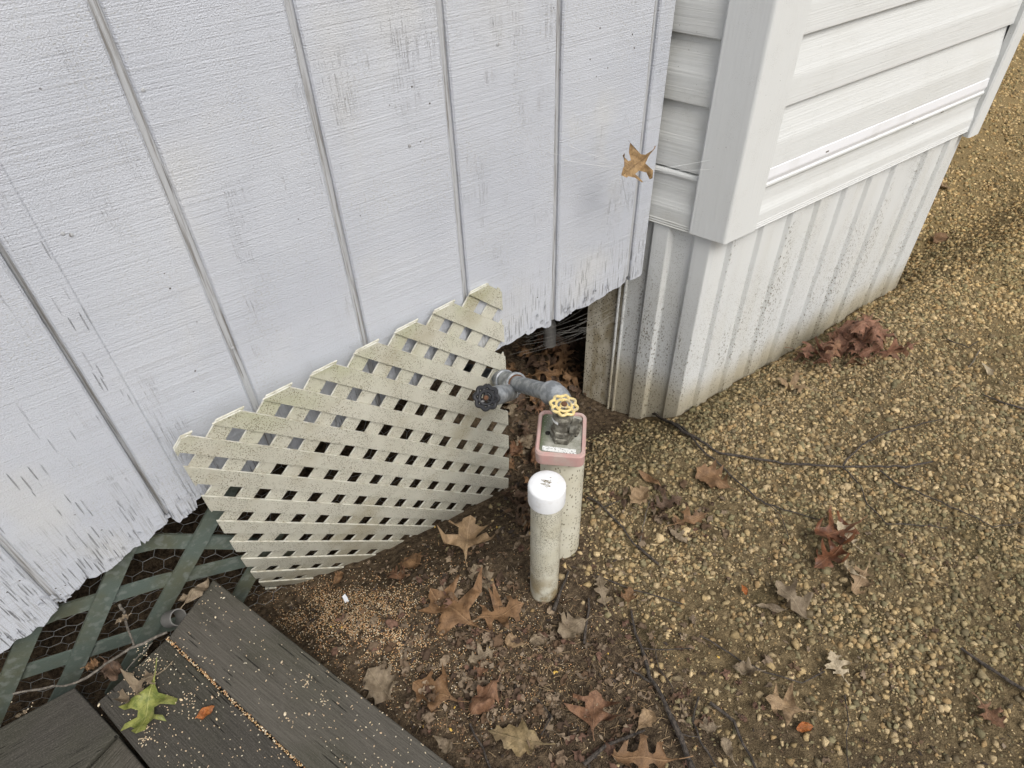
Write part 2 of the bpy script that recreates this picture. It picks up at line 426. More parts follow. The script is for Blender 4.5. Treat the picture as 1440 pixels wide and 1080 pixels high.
q = NT('black enamel', 0.28, spec=0.5); q.color((0.018, 0.018, 0.02)); M_BLACK = q.m
q = NT('faded red cap', 0.6); q.color(q.mix(q.ramp(q.noise(30, detail=4), 0.35, 0.7), (0.49, 0.30, 0.275), (0.46, 0.36, 0.32))); q.bump(q.noise(260), 0.0004); M_PINK = q.m
q = NT('mossy plate', 0.75)
c = q.mix(q.ramp(q.noise(55, detail=4), 0.35, 0.65), (0.36, 0.355, 0.31), (0.24, 0.24, 0.195))
c = q.mix(q.ramp(q.math('SUBTRACT', q.math('MULTIPLY', q.axis(1), 6.0), q.math('MULTIPLY', q.axis(0), 6.0)), 0.12, 0.4), c, (0.045, 0.07, 0.02))
c = q.mix(q.ramp(q.noise(400, detail=2), 0.66, 0.72), c, (0.5, 0.5, 0.45)); q.color(c); q.bump(q.noise(180, detail=4), 0.0012); M_MOSSPLATE = q.m
q = NT('dark hole', 0.9); q.color((0.02, 0.018, 0.015)); M_HOLE = q.m
q = NT('white sticker', 0.55)
c = q.mix(q.ramp(q.noise((420, 300, 1), detail=2), 0.57, 0.63), (0.70, 0.71, 0.69), (0.24, 0.24, 0.23)); q.color(c); M_STICKER = q.m
# ground, stones, plants
q = NT('soil and sand', 0.95, spec=0.15)
g = q.attr()
sand = q.mix(q.ramp(q.noise(55, detail=6, rough=0.7), 0.35, 0.68), (0.085, 0.062, 0.033), (0.23, 0.172, 0.094))
soil = q.mix(q.ramp(q.noise(70, detail=6, rough=0.7), 0.35, 0.7), (0.045, 0.032, 0.021), (0.165, 0.12, 0.076))
sx = q.n('ShaderNodeSeparateColor'); q.L(g, sx.inputs[0])
c = q.mix(q.ramp(q.math('ADD', sx.outputs[0], q.math('MULTIPLY', q.math('SUBTRACT', q.noise(9, detail=5), 0.5), 1.1)), 0.3, 0.7), soil, sand)
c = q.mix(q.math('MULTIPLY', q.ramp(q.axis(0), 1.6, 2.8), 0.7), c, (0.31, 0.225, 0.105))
c = q.mix(q.math('MULTIPLY', q.ramp(q.noise(4.2, detail=4), 0.57, 0.68), q.math('MULTIPLY', sx.outputs[0], 0.4)), c, (0.06, 0.056, 0.024))
c = q.mix(q.math('MULTIPLY', q.ramp(q.vor(260), 0.25, 0.15), 0.4), c, (0.30, 0.24, 0.145))
q.color(c); q.bump(q.noise(160, detail=6, rough=0.75), 0.006); q.bump(q.vor(300), 0.002); M_GROUND = q.m
q = NT('stone', 0.9, spec=0.2); c = q.mix(q.math('MULTIPLY', q.ramp(q.noise(260, detail=4), 0.4, 0.7), 0.45), q.attr(), (0.13, 0.105, 0.06)); q.color(c); q.bump(q.noise(420, detail=4), 0.0012); M_STONE = q.m
q = NT('grain', 0.55, spec=0.35); q.color(q.attr()); M_SEED = q.m
q = NT('litter', 0.9, spec=0.15); q.color(q.mix(q.math('MULTIPLY', q.noise(300, detail=3), .5), q.attr(), (0.05, 0.04, 0.03))); M_LITTER = q.m
def m_leaf(name, a, b, vein, var=0.35, gloss=0.65):
    q = NT(name, gloss, spec=0.3)
    u = q.axis(0, q.uv); v = q.axis(1, q.uv); av = q.math('ABSOLUTE', v)
    mid = q.ramp(av, 0.016, 0.006)
    fr = q.math('FRACT', q.math('MULTIPLY', q.math('SUBTRACT', u, q.math('MULTIPLY', av, 0.75)), 5.5))
    side = q.math('MULTIPLY', q.ramp(q.math('ABSOLUTE', q.math('SUBTRACT', fr, 0.5)), 0.045, 0.015), q.ramp(av, 0.42, 0.2))
    vn = q.math('MULTIPLY', q.math('MAXIMUM', mid, q.math('MULTIPLY', side, 0.6)), q.ramp(q.noise(6, q.uv), 0.3, 0.6))
    r = q.rnd()
    w = q.n('ShaderNodeCombineXYZ'); q.L(r, w.inputs[2]); q.L(u, w.inputs[0]); q.L(v, w.inputs[1])
    sc = q.n('ShaderNodeVectorMath', operation='SCALE'); q.L(w.outputs[0], sc.inputs[0]); sc.inputs['Scale'].default_value = 40.0 if False else 1.0
    c = q.mix(q.ramp(q.noise((7, 7, 60), w.outputs[0], detail=6, rough=.65), 0.36, 0.62), tuple(x*0.8 for x in a), b)
    c = q.mix(q.math('MULTIPLY', q.ramp(q.noise((3, 4, 90), w.outputs[0], detail=4), 0.48, 0.7), 0.3), c, tuple(sum(a)/3*k for k in (1.15, .82, .58)))
    c = q.mix(q.ramp(q.noise((40, 40, 60), w.outputs[0], detail=3), 0.6, 0.72), c, tuple(x*0.5 for x in a))
    c = q.mix(q.math('MULTIPLY', r, var), c, tuple(x*0.62 for x in b))
    c = q.mix(q.math('MULTIPLY', vn, 0.6), c, vein)
    q.color(c)
    q.bump(vn, 0.0012); q.bump(q.noise((30, 30, 1), w.outputs[0], detail=3), 0.001)
    return q.m
LM = {
 'tan': m_leaf('tan leaf', (0.215, 0.14, 0.075), (0.32, 0.22, 0.125), (0.39, 0.28, 0.17)),
 'brown': m_leaf('brown leaf', (0.135, 0.072, 0.033), (0.225, 0.13, 0.065), (0.29, 0.18, 0.095)),
 'red': m_leaf('reddish leaf', (0.135, 0.066, 0.036), (0.215, 0.115, 0.064), (0.27, 0.165, 0.1)),
 'rust': m_leaf('rust leaf', (0.09, 0.034, 0.016), (0.175, 0.072, 0.034), (0.21, 0.105, 0.055), gloss=0.45),
 'grey': m_leaf('grey leaf', (0.155, 0.115, 0.075), (0.25, 0.195, 0.13), (0.31, 0.25, 0.17)),
 'pale': m_leaf('pale leaf', (0.37, 0.30, 0.20), (0.47, 0.39, 0.27), (0.5, 0.42, 0.3)),
 'dark': m_leaf('dark leaf', (0.065, 0.042, 0.028), (0.125, 0.078, 0.05), (0.16, 0.1, 0.065)),
 'green': m_leaf('yellow green leaf', (0.135, 0.165, 0.035), (0.235, 0.245, 0.065), (0.38, 0.38, 0.14), 0.0, 0.4),
 'yellow': m_leaf('yellow brown leaf', (0.17, 0.125, 0.06), (0.27, 0.20, 0.105), (0.16, 0.125, 0.065), 0.1),
 'heap': m_leaf('heap leaf', (0.165, 0.075, 0.045), (0.265, 0.135, 0.085), (0.32, 0.19, 0.125)),
 'orange': m_leaf('orange leaf', (0.30, 0.085, 0.02), (0.42, 0.15, 0.04), (0.40, 0.2, 0.08), 0.1, 0.4),
}
def m_twig(name, a, b):
    q = NT(name, 0.85); q.color(q.mix(q.ramp(q.noise(160, detail=4), 0.4, 0.65), a, b)); q.bump(q.noise(400, detail=3), 0.001); return q.m
M_TWIG = m_twig('dark twig', (0.032, 0.027, 0.023), (0.085, 0.07, 0.058))
M_TWIG_G = m_twig('grey twig', (0.085, 0.075, 0.062), (0.17, 0.15, 0.125))
q = NT('web silk', 0.4); q.color((0.62, 0.63, 0.63)); M_SILK = q.m
q = NT('dusty web', 0.8); q.color((0.26, 0.25, 0.23)); M_DUSTWEB = q.m
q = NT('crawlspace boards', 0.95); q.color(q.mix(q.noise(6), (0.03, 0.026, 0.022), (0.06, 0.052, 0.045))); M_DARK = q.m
q = NT('building shell', 0.8); q.color((0.6, 0.61, 0.62)); M_SHELL = q.m
q = NT('grey plastic hose', 0.4); q.color((0.17, 0.165, 0.155)); M_HOSE = q.m
q = NT('white paint chip', 0.6); q.color((0.72, 0.74, 0.78)); M_CHIP = q.m

#STRUCTURE
# ------------------------------------------------------------------ ground: one sheet, fine near the wall, out to the horizon
def axis_pts(lo, hi, st, far):
    a = list(np.arange(lo, hi+1e-6, st)); g = st
    x = hi
    while x < far: g *= 1.35; x += g; a.append(x)
    x = lo; g = st
    while x > -far: g *= 1.35; x -= g; a.insert(0, x)
    return np.array(a)
gx = axis_pts(-0.9, 3.2, 0.0125, 90); gy = axis_pts(-1.3, 0.9, 0.0125, 90)
GX, GY = np.meshgrid(gx, gy, indexing='ij')
GZ = gz(GX, GY)
def sandiness(x, y, z):
    """1 = sandy gravel yard, 0 = dark soil by the deck and under the wall"""
    P = np.stack([x, y, z], -1).reshape(-1, 3); s = to_px(P); px, py = s[:, 0], s[:, 1]
    a = sstep(-60, 130, (px-790)-0.30*(py-700))
    b = 1-0.55*sstep(-60, 140, py-(880+(px-900)*0.30))
    v = a*np.where(px > 780, b, 1.0)
    v = np.where((s[:, 2] < 0.3) | (P[:, 0] < 0.3), 0.15*(P[:, 0] < 0.3)+0.6*(P[:, 0] >= 0.3), v)
    v = np.where(P[:, 0] < 1.2, v*(1-sstep(-0.14, 0.04, P[:, 1])), v)
    return v.reshape(np.shape(x))
sd_ = sandiness(GX, GY, GZ)
nx, ny = len(gx), len(gy)
ii = np.arange(nx*ny).reshape(nx, ny)
Q = np.stack([ii[:-1, :-1], ii[1:, :-1], ii[1:, 1:], ii[:-1, 1:]], -1).reshape(-1, 4)
T = np.concatenate([Q[:, [0, 1, 2]], Q[:, [0, 2, 3]]])
Vg = np.stack([GX, GY, GZ], -1).reshape(-1, 3)
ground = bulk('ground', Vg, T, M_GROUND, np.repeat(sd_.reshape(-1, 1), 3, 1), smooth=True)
tag(ground, kind='structure')

# ------------------------------------------------------------------ painted grooved plywood wall (left)
WALL = empty('painted_plywood_wall', (0.2, 0, 0.25), 'white painted grooved plywood wall with ragged peeling bottom edge', 'wall')
bot_px = [(-260, 1090), (-120, 1000), (0, 919), (13, 911), (23, 899), (33, 897), (44, 891), (53, 881), (61, 881), (73, 865), (82, 856), (93, 845), (107, 833), (124, 814), (142, 810), (153, 800), (175, 782), (191, 770), (201, 764), (222, 747), (242, 730),
          (246, 733), (254, 736), (264, 727), (278, 714), (273, 705), (291, 695), (330, 672), (400, 640), (480, 604), (560, 565), (640, 520), (676, 490), (682, 502), (702, 491), (722, 480), (743, 470), (762, 461), (767, 464), (777, 457), (780, 450), (787, 452), (804, 441), (825, 430), (843, 419), (860, 409), (875, 400), (882, 394), (893, 391), (905, 385)]
bot = sorted([(on_y(x, y)[0], on_y(x, y)[2]) for x, y in bot_px])
bx = np.array([b[0] for b in bot]); bz = np.array([b[1] for b in bot])
XJ = on_y(150, 590)[0]                       # joint of the two sheets
XJ2 = on_y(205, 585)[0]
X0 = 0.0482; GP = 0.2337; GWID = 0.0062
XR = 1.032
TOP = 2.3
def ragged(x0, x1, amp):
    n = max(3, int((x1-x0)/0.0035)); xs = np.linspace(x0, x1, n)
    zs = np.interp(xs, bx, bz); out = []
    for i, x in enumerate(xs):
        j = 0.18*amp*(random.random()-0.5)+1.2*amp*float(vnoise(x, amp, 45))+0.8*amp*float(vnoise(x, 3.3, 120))
        if random.random() < 0.025: j += amp*random.random()*2.4
        out.append((x, zs[i]+j))
    return out
def wall_board(x0, x1, y0, mat, amp=0.0045, name='siding_board'):
    rb = ragged(x0, x1, amp)
    c = 0.003
    def ring(ins, y):
        r = [(max(min(x, x1-ins), x0+ins), y, z+(0.001 if ins else 0)) for x, z in rb]
        return r+[(x1-ins, y, TOP), (x0+ins, y, TOP)]
    R = [ring(c, y0), ring(0, y0+c), ring(0, y0+0.012)]
    n = len(R[0]); V = sum(R, []); F = [tuple(range(n))]; mi = [0]
    for k in range(2):
        for i in range(n):
            j = (i+1) % n
            F.append((k*n+j, k*n+i, (k+1)*n+i, (k+1)*n+j)); mi.append(0 if (i >= n-3 or k == 0) else 1)
    F.append(tuple(range(3*n-1, 2*n-1, -1))); mi.append(1)
    return mesh(name, V, F, [mat, M_WOODEDGE], WALL, mi=mi)
wall_board(-1.6, XJ-0.2337, 0, M_PAINT_L)
wall_board(XJ-0.2337+0.012, XJ-0.003, 0, M_PAINT_L, 0.009)
wall_board(XJ+0.005, XJ2, -0.0024, M_PAINT_L, 0.010)
edges = [XJ2-0.004]+[X0+GP*k for k in range(5)]+[XR]
for i in range(len(edges)-1):
    a = edges[i]+(GWID if i else 0); b = edges[i+1]-(GWID if i < len(edges)-2 else 0)
    wall_board(a, b, 0, M_PAINT, 0.006 if i < 3 else 0.008)
# groove bottoms
def backing(x0, x1, y):
    xs = np.linspace(x0, x1, 60); rb = [(x, np.interp(x, bx, bz)+0.006) for x in xs]
    V = [(x, y, z) for x, z in rb]+[(x1, y, TOP), (x0, y, TOP)]; n = len(V)
    V += [(x, y+0.006, z) for x, _, z in V]
    F = [tuple(range(n)), tuple(range(2*n-1, n-1, -1))]+[((i+1) % n, i, i+n, (i+1) % n+n) for i in range(n)]
    mesh('groove_backing', V, F, M_GROOVE, WALL)
backing(-1.59, XJ-0.012, 0.0080); backing(XJ+0.014, XR-0.004, 0.0080); backing(XJ-0.02, XJ+0.02, 0.0150)
# peeling paint along the bottom edge
fl = MB()
for _ in range(110):
    x = random.uniform(-0.62, XR-0.02); zb = float(np.interp(x, bx, bz))
    x += 0.0
    zz = zb+abs(random.gauss(0, 0.018))+0.001
    w, h = random.uniform(0.002, 0.006), random.uniform(0.006, 0.02); cu = random.uniform(0.001, 0.006)
    sgn = random.choice([-1, 1]); y0 = -0.0008
    if XJ < x < XJ2: y0 -= 0.003
    V = []
    for i in range(3):
        t = i/2
        V += [(x-w*(1-.3*t), y0-cu*t*t, zz+sgn*0+h*(t-0.0)*(-1 if random.random() < 0 else 1)), (x+w*(1-.5*t), y0-cu*t*t*0.6-0.0004, zz+h*t)]
    fl.add(V, [(0, 1, 3, 2), (2, 3, 5, 4)])
o = fl.obj('peeling_paint', M_PAINT, WALL); o['kind'] = 'stuff'
# nail heads in the sheets
for (x, y) in [(201, 126), (327, 489), (100, 330), (88, 328), (700, 62), (576, 205)]:
    P = on_y(x, y); b = MB(); b.lathe([(0.0028, 0), (0.0028, 0.0012), (0.001, 0.0016)], (P[0], 0.0, P[2]), (0, -1, 0), 10); b.obj('nail_head', M_GROOVE, WALL)

# dark floor of the building above the crawlspace and its rear walls
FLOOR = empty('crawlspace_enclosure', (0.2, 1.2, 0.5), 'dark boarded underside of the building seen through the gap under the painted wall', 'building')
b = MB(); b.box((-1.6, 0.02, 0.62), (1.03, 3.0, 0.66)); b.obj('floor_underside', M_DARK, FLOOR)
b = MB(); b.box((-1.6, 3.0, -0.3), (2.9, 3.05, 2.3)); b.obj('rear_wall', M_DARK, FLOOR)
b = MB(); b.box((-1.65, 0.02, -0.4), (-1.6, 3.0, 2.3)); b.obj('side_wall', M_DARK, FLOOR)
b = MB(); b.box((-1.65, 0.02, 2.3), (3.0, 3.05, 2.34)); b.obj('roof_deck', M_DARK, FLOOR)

# ------------------------------------------------------------------ vinyl sided bay (right)
BY = -0.178                                  # front face of the corner post
CX = on_y(1019, 344, BY)[0]; CZ = on_y(1019, 344, BY)[2]
SY = -0.162                                  # plane of the siding
XE = on_y(1384, 125, SY)[0]
BAY = empty('vinyl_sided_bay', (CX+0.4, SY, 0.6), 'white vinyl lap-sided bay of the building with a corner post above ribbed skirting', 'wall')
PW = on_y(1063, 325, BY)[0]-CX
FLARE = math.radians(18.8)                   # the short return leans outwards by this much
RD = np.array([-math.sin(FLARE), math.cos(FLARE)]); RN = np.array([-math.cos(FLARE), -math.sin(FLARE)])
def ret(u, inset, z_):
    p = np.array([CX, BY])+RD*u-RN*inset; return (p[0], p[1], z_)
def on_ret(px, py, inset):
    d = ray(px, py); p0 = np.array([CX, BY])-RN*inset
    return CAM+d*(((p0-CAM[:2])@RN)/(d[:2]@RN))
def ret_u(P): return float((np.array(P[:2])-np.array([CX, BY]))@RD)
def zf(px, py): return on_y(px, py, SY)[2]
butts = [zf(1102, 151), zf(1122, 52)]
ex = butts[1]-butts[0]
def course(x0, x1, zb, zt, name, mat, mapf, half=True):
    """lapped profile: butt proud, mid bend, tucked top. mapf(u, out, z) -> point"""
    h = zt-zb
    prof = [(0.0, zb+0.001), (0.0115, zb), (0.013, zb+0.0015), (0.0132, zb+0.006), (0.0125, zb+h*0.40), (0.0117, zb+h*0.46), (0.0098, zb+h*0.53), (0.0015, zb+h*0.98), (0.001, zt+0.02), (0.0, zt+0.02)]
    b = MB(); n = len(prof); V = []
    for u in (x0, x1): V += [mapf(u, o_, z_) for o_, z_ in prof]
    F = [(i, i+1, n+i+1, n+i) for i in range(n-1)]+[tuple(range(n-1, -1, -1)), tuple(range(n, 2*n))]
    b.add(V, F); b.obj(name, mat, BAY)
front = lambda u, o_, z_: (u, SY+0.012-o_, z_)
back_ = lambda u, o_, z_: ret(u, 0.025-o_, z_)
z = butts[0]
k = 0
while z < 2.3:
    course(CX+PW*0.6, XE, z, z+ex, 'siding_course', M_VINYL, front); z += ex
# lowest front pieces: cut course above the utility trim, trim band, starter piece
zu1, zu0 = zf(1083.5, 236), zf(1079.5, 250)
course(CX+PW*0.6, XE, zu1-0.004, butts[0], 'siding_course', M_VINYL, front)
zb0, zn = zf(1064, 320), zf(1077, 258)
def bar(prof, x0, x1, mapf, name, mat, smooth=False):
    n = len(prof); V = [mapf(u, o_, z_) for u in (x0, x1) for o_, z_ in prof]
    F = [(i, i+1, n+i+1, n+i) for i in range(n-1)]+[(n-1, 0, n, 2*n-1), tuple(range(n-1, -1, -1)), tuple(range(n, 2*n))]
    b = MB(); b.add(V, F); return b.obj(name, mat, BAY, smooth)
bar([(0.0, zu0-0.012), (0.0135, zu0-0.012), (0.0165, zu0-0.001), (0.0165, zu0+0.003), (0.0145, zu1-0.002), (0.012, zu1+0.001), (0, zu1+0.001)], CX+PW*0.6, XE, front, 'utility_trim', M_GLOSS)
def starter(z0, z1, h=None):
    hh = z1-z0
    return [(0.0, z0), (0.0165, z0), (0.0178, z0+0.002), (0.0166, z0+0.005), (0.0177, z0+0.008), (0.0166, z0+0.011), (0.0176, z0+0.014), (0.0166, z0+0.017), (0.0165, z0+hh*0.33), (0.0155, z0+hh*0.38), (0.0125, z0+hh*0.50), (0.0112, z0+hh*0.60), (0.0112, z0+hh*0.80), (0.0125, z0+hh*0.87), (0.0165, z0+hh*0.93), (0.0165, z0+hh*0.97), (0.0135, z0+hh), (0, z0+hh)]
bar(starter(zb0, zn+0.002), CX+PW*0.6, XE, front, 'starter_strip', M_VINYL)
for px, py in ((1163, 213), (1325, 157), (1283, 173)):
    P = on_y(px, py, SY-0.003); b = MB(); b.box((P[0]-0.006, SY-0.0045, P[2]-0.0022), (P[0]+0.006, SY-0.0012, P[2]+0.0022), 0.001); b.obj('nail_slot', M_HOLE if False else M_WOODEDGE, BAY)
# return side
ry0, ry1 = 0.012, 0.0
zr = [0.5*on_ret(a[0], a[1], 0.013)[2]+0.5*on_ret(c_[0], c_[1], 0.013)[2] for a, c_ in [((948, 45), (1020, 57)), ((940, 140), (1001, 153)), ((925, 222), (981, 254)), ((913, 310), (966, 325))]]
zq = zr[0]; exr = zr[0]-zr[1]
while zq < 2.3:
    course(0.26, ry0, zq, zq+exr, 'siding_course', M_VINYL_R, back_); zq += exr
course(0.26, ry0, zr[1], zr[0], 'siding_course', M_VINYL_R, back_)
course(0.26, ry0, zr[2], zr[1], 'siding_course', M_VINYL_R, back_)
bar(starter(zr[3], zr[2]-0.004), 0.26, 0.06, back_, 'starter_strip', M_VINYL_R)
# corner post: two faces with rolled outer edge
def post(cx, cz, sx, w, d, name, top=2.3):
    r = 0.007
    out = []
    a = [(cx+sx*w, BY+0.02), (cx+sx*w, BY+0.004), (cx+sx*(w-0.004), BY)]
    if sx > 0:
        K = np.array([cx, BY]); a1 = K+np.array([r, 0]); a2 = K+RD*r
        arc = [tuple(a1*(1-t)**2+K*2*t*(1-t)+a2*t*t) for t in np.linspace(0, 1, 7)]
        c = [tuple(K+RD*(d-0.004)), tuple(K+RD*d-RN*0.004), tuple(K+RD*d-RN*0.02), tuple(K+RD*0.03-RN*0.02)]
    else:
        arc = [(cx+sx*(r-r*math.sin(t)), BY+r-r*math.cos(t)) for t in np.linspace(0, math.pi/2, 6)]
        c = [(cx, BY+d-0.004), (cx+sx*0.004, BY+d), (cx+sx*0.02, BY+d)]
    pl = a+arc+c+([] if sx > 0 else [(cx+sx*0.02, BY+0.02)])
    n = len(pl); V = [(x, y, cz) for x, y in pl]+[(x, y, top) for x, y in pl]
    F = [(i, (i+1) % n, n+(i+1) % n, n+i) for i in range(n)]+[tuple(range(n-1, -1, -1)), tuple(range(n, 2*n))]
    b = MB(); b.add(V, F); o = b.obj(name, M_POST, BAY, False)
    return o
PD = np.linalg.norm(on_ret(966, 335, 0)[:2]-np.array([CX, BY])); print('PD', PD)
post(CX, CZ, 1, PW, PD, 'corner_post')
post(XE+0.055, zf(1362, 184)-0.012, -1, 0.055, 0.10, 'corner_post')
# body of the bay behind the siding, so no light leaks
b = MB(); b.prism([ret(0.03, 0.0265, 0)[:2], (XE+0.05, SY+0.0135), (XE+0.05, 3.0), (CX, 3.0), ret(0.3, 0.0265, 0)[:2]], 0.56, 2.3); b.obj('bay_body', M_SHELL, BAY)

# ------------------------------------------------------------------ ribbed skirting below the bay
SKY_ = BY+0.034
SK = empty('ribbed_skirting', (CX+0.5, SKY_, 0.0), 'white ribbed vinyl skirting splashed with mud under the sided bay', 'skirting')
def ribbed(u0, u1, ztop, mapf, name, start, period, first=None, mat=M_SKIRT):
    us = [u0]; os_ = [0.0]; u = u0+start
    while u+0.05 < u1:
        for du, o_ in ((0, 0), (0.002, 0.0006), (0.0085, 0.0098), (0.0110, 0.0112), (0.020, 0.0116), (0.048, 0.0114), (0.051, 0.0106), (0.059, 0.0010), (0.062, 0.0)):
            if u+du < u1: us.append(u+du); os_.append(o_)
        u += period
    us.append(u1); os_.append(0.0)
    V = []; n = len(us)
    for a, o_ in zip(us, os_):
        p = mapf(a, o_, 0.0)
        zb = float(gz(p[0], p[1]))-0.012+0.012*random.random()
        V.append(mapf(a, o_, zb))
    for a, o_ in zip(us, os_): V.append(mapf(a, o_, ztop))
    F = [(i, i+1, n+i+1, n+i) for i in range(n-1)]
    return mesh(name, V, F, mat, SK)
SKI = 0.024
SKU = (SKY_-BY+RN[1]*SKI)/RD[1]
SX = ret(SKU, SKI, 0)[0]
pan = 0.82
u = SX; 
while u < XE+0.03:
    e = min(u+pan, XE+0.035)
    ribbed(u, e, zb0+0.03, lambda a, o_, z_: (a, SKY_-o_, z_), 'skirting_panel', 0.040 if u == SX else 0.02, 0.108); u = e+0.0004
ub = ret_u(on_ret(826, 432, SKI)); ut = ret_u(on_ret(873, 480, SKI)); yb = ub; yt = ut
ribbed(-ut, -SKU, zr[3]+0.002, lambda a, o_, z_: ret(-a, SKI-o_, z_), 'skirting_panel', 0.05, 0.108)
def low(u): p = ret(u, SKI, 0); return float(gz(p[0], p[1]))
V = [ret(ut, SKI+0.004, low(ut)-0.03), ret(ub, SKI+0.004, low(ub)-0.05), ret(ub, SKI+0.004, 0.56), ret(ut, SKI+0.004, 0.56)]
V += [ret(ut, SKI+0.008, low(ut)-0.03), ret(ub, SKI+0.008, low(ub)-0.05), ret(ub, SKI+0.008, 0.56), ret(ut, SKI+0.008, 0.56)]
mesh('muddy_end_panel', V, [(3, 2, 1, 0), (4, 5, 6, 7), (1, 2, 6, 5), (0, 4, 7, 3)], M_SKIRTMUD, SK)
for k in (0, 1):
    b = MB(); b.tube([ret(ut+0.002+0.017*k, SKI-0.002, low(ut)-0.01), ret(ut+0.002+0.017*k, SKI-0.002, 0.56)], 0.004, 8); b.obj('panel_lip', M_SKIRT, SK, True)
# far end of the skirting
V = [(XE+0.035, SKY_, -0.02), (XE+0.035, 2.9, -0.1), (XE+0.035, 2.9, 0.6), (XE+0.035, SKY_, 0.6)]
mesh('skirting_panel', V, [(0, 1, 2, 3)], M_SKIRT, SK)

#OBJECTS
# ------------------------------------------------------------------ cream lattice panel, bent, leaning on the wall
LQ = np.array([0.182238, -0.03447, 0.184917, 0.075202, -0.725912, 0.095321, 0.65475, 0.778822, -0.046858, -2.733367, -2.732596])
_ts = np.linspace(-1.2, 1.2, 2401)
def lat_surf(c, r):
    c = np.atleast_1d(np.asarray(c, float)); r = np.atleast_1d(np.asarray(r, float))
    ya, el, th0, k1, k2, phi, lp = LQ[3:10]; pit = math.exp(lp); ps = math.exp(LQ[10])
    a = np.array([math.cos(ya)*math.cos(el), math.sin(ya)*math.cos(el), math.sin(el)])
    dn = np.array([0, 0, -1.]); b_ = dn-a*(a@dn); b_ /= np.linalg.norm(b_); n = np.cross(a, b_)
    cc = (c-4)*pit; rr = (r-3)*ps
    s = math.cos(phi)*cc+math.sin(phi)*rr; t = -math.sin(phi)*cc+math.cos(phi)*rr
    th = th0+k1*_ts+k2*_ts**2; h = _ts[1]-_ts[0]
    X = np.concatenate([[0], np.cumsum((np.cos(th)[1:]+np.cos(th)[:-1])/2*h)]); Y = np.concatenate([[0], np.cumsum((np.sin(th)[1:]+np.sin(th)[:-1])/2*h)])
    X -= np.interp(0, _ts, X); Y -= np.interp(0, _ts, Y)
    g1 = np.interp(t, _ts, X); g2 = np.interp(t, _ts, Y)
    return LQ[0:3]+s[:, None]*a+g1[:, None]*b_+g2[:, None]*n
def lat_pt(c, r, off):
    p = lat_surf(c, r)[0]; e = 0.05
    n = np.cross(lat_surf(c+e, r)[0]-p, lat_surf(c, r+e)[0]-p); n /= np.linalg.norm(n)
    if n[1] > 0: n = -n
    return p+n*off
LPOLY = [(-2.45, 2.35), (4.7, -4.8), (5.35, -4.85), (13.0, 3.2), (13.0, 3.75), (11.9, 4.85), (10.5, 6.0), (9.0, 7.3), (8.0, 8.6), (7.2, 9.8), (5.3, 10.4), (5.0, 10.05), (-2.45, 2.75)]
def inter(fixed, axis, poly):
    """interval of the polygon on the line coord[axis]=fixed"""
    xs = []
    for i in range(len(poly)):
        p, q_ = poly[i], poly[(i+1) % len(poly)]
        a, b_ = p[axis], q_[axis]
        if (a-fixed)*(b_-fixed) < 0 or a == fixed:
            if a != b_: t = (fixed-a)/(b_-a); xs.append(p[1-axis]+t*(q_[1-axis]-p[1-axis]))
    return (min(xs), max(xs)) if len(xs) >= 2 else None
CREAM = empty('cream_lattice_panel', (0.22, -0.03, 0.1), 'cream plastic lattice panel speckled with grime leaning against the painted wall', 'lattice')
SW = 0.274
def slat(center, axis, off0, off1):
    """axis 0: slat runs along c at row r=center; axis 1: runs along r at column c=center"""
    lo_, hi_ = center-SW, center+SW
    L = [inter(v+1e-4, axis ^ 1 if False else (1 if axis == 0 else 0), LPOLY) for v in (lo_, center, hi_)]
    L = [l for l in L if l]
    if not L: return
    a = min(l[0] for l in L); b_ = max(l[1] for l in L)
    ts = np.unique(np.concatenate([np.linspace(a+1e-3, b_-1e-3, max(3, int((b_-a)/0.5))), np.linspace(a+1e-3, min(a+0.7, b_-1e-3), 5), np.linspace(max(a, b_-0.7)+1e-3, b_-1e-3, 5)]))
    ev = [(l_[0]) for l_ in L]+[(l_[1]) for l_ in L]+[p[axis] for p in LPOLY if lo_ <= p[1-axis] <= hi_]
    ts = np.unique(np.round(np.concatenate([ts, np.array([max(a+2e-3, min(b_-2e-3, e_)) for e_ in ev])]), 4))
    rows = []
    for t in ts:
        iv = inter(t, axis, LPOLY)
        if not iv: continue
        l0, l1 = max(lo_, iv[0]), min(hi_, iv[1])
        if l1-l0 < 0.0008:
            continue
        rows.append((t, l0, l1))
    if len(rows) < 2: return
    V = []; F = []; mi = []
    for t, l0, l1 in rows:
        for l, off in ((l0, off0), (l1, off0), (l1, off1), (l0, off1)):
            c, r = (t, l) if axis == 0 else (l, t)
            V.append(lat_pt(c, r, off))
    n = len(rows)
    for i in range(n-1):
        a0, b0 = i*4, (i+1)*4
        for k_, mm in ((0, 0), (1, 1), (2, 0), (3, 1)):
            k2 = (k_+1) % 4
            F.append((a0+k_, a0+k2, b0+k2, b0+k_)); mi.append(mm)
    F.append((0, 3, 2, 1)); mi.append(1); e = (n-1)*4; F.append((e, e+1, e+2, e+3)); mi.append(1)
    o = mesh('slat', V, F, [M_CREAM, M_CREAMEDGE], CREAM, mi=mi)
    bm = bmesh.new(); bm.from_mesh(o.data); bmesh.ops.recalc_face_normals(bm, faces=bm.faces[:]); bm.to_mesh(o.data); bm.free()
for r in range(-5, 11): slat(r+0.5, 0, 0.0008, 0.0046)
for c in range(-3, 14): slat(c+0.5, 1, -0.0046, -0.0006)

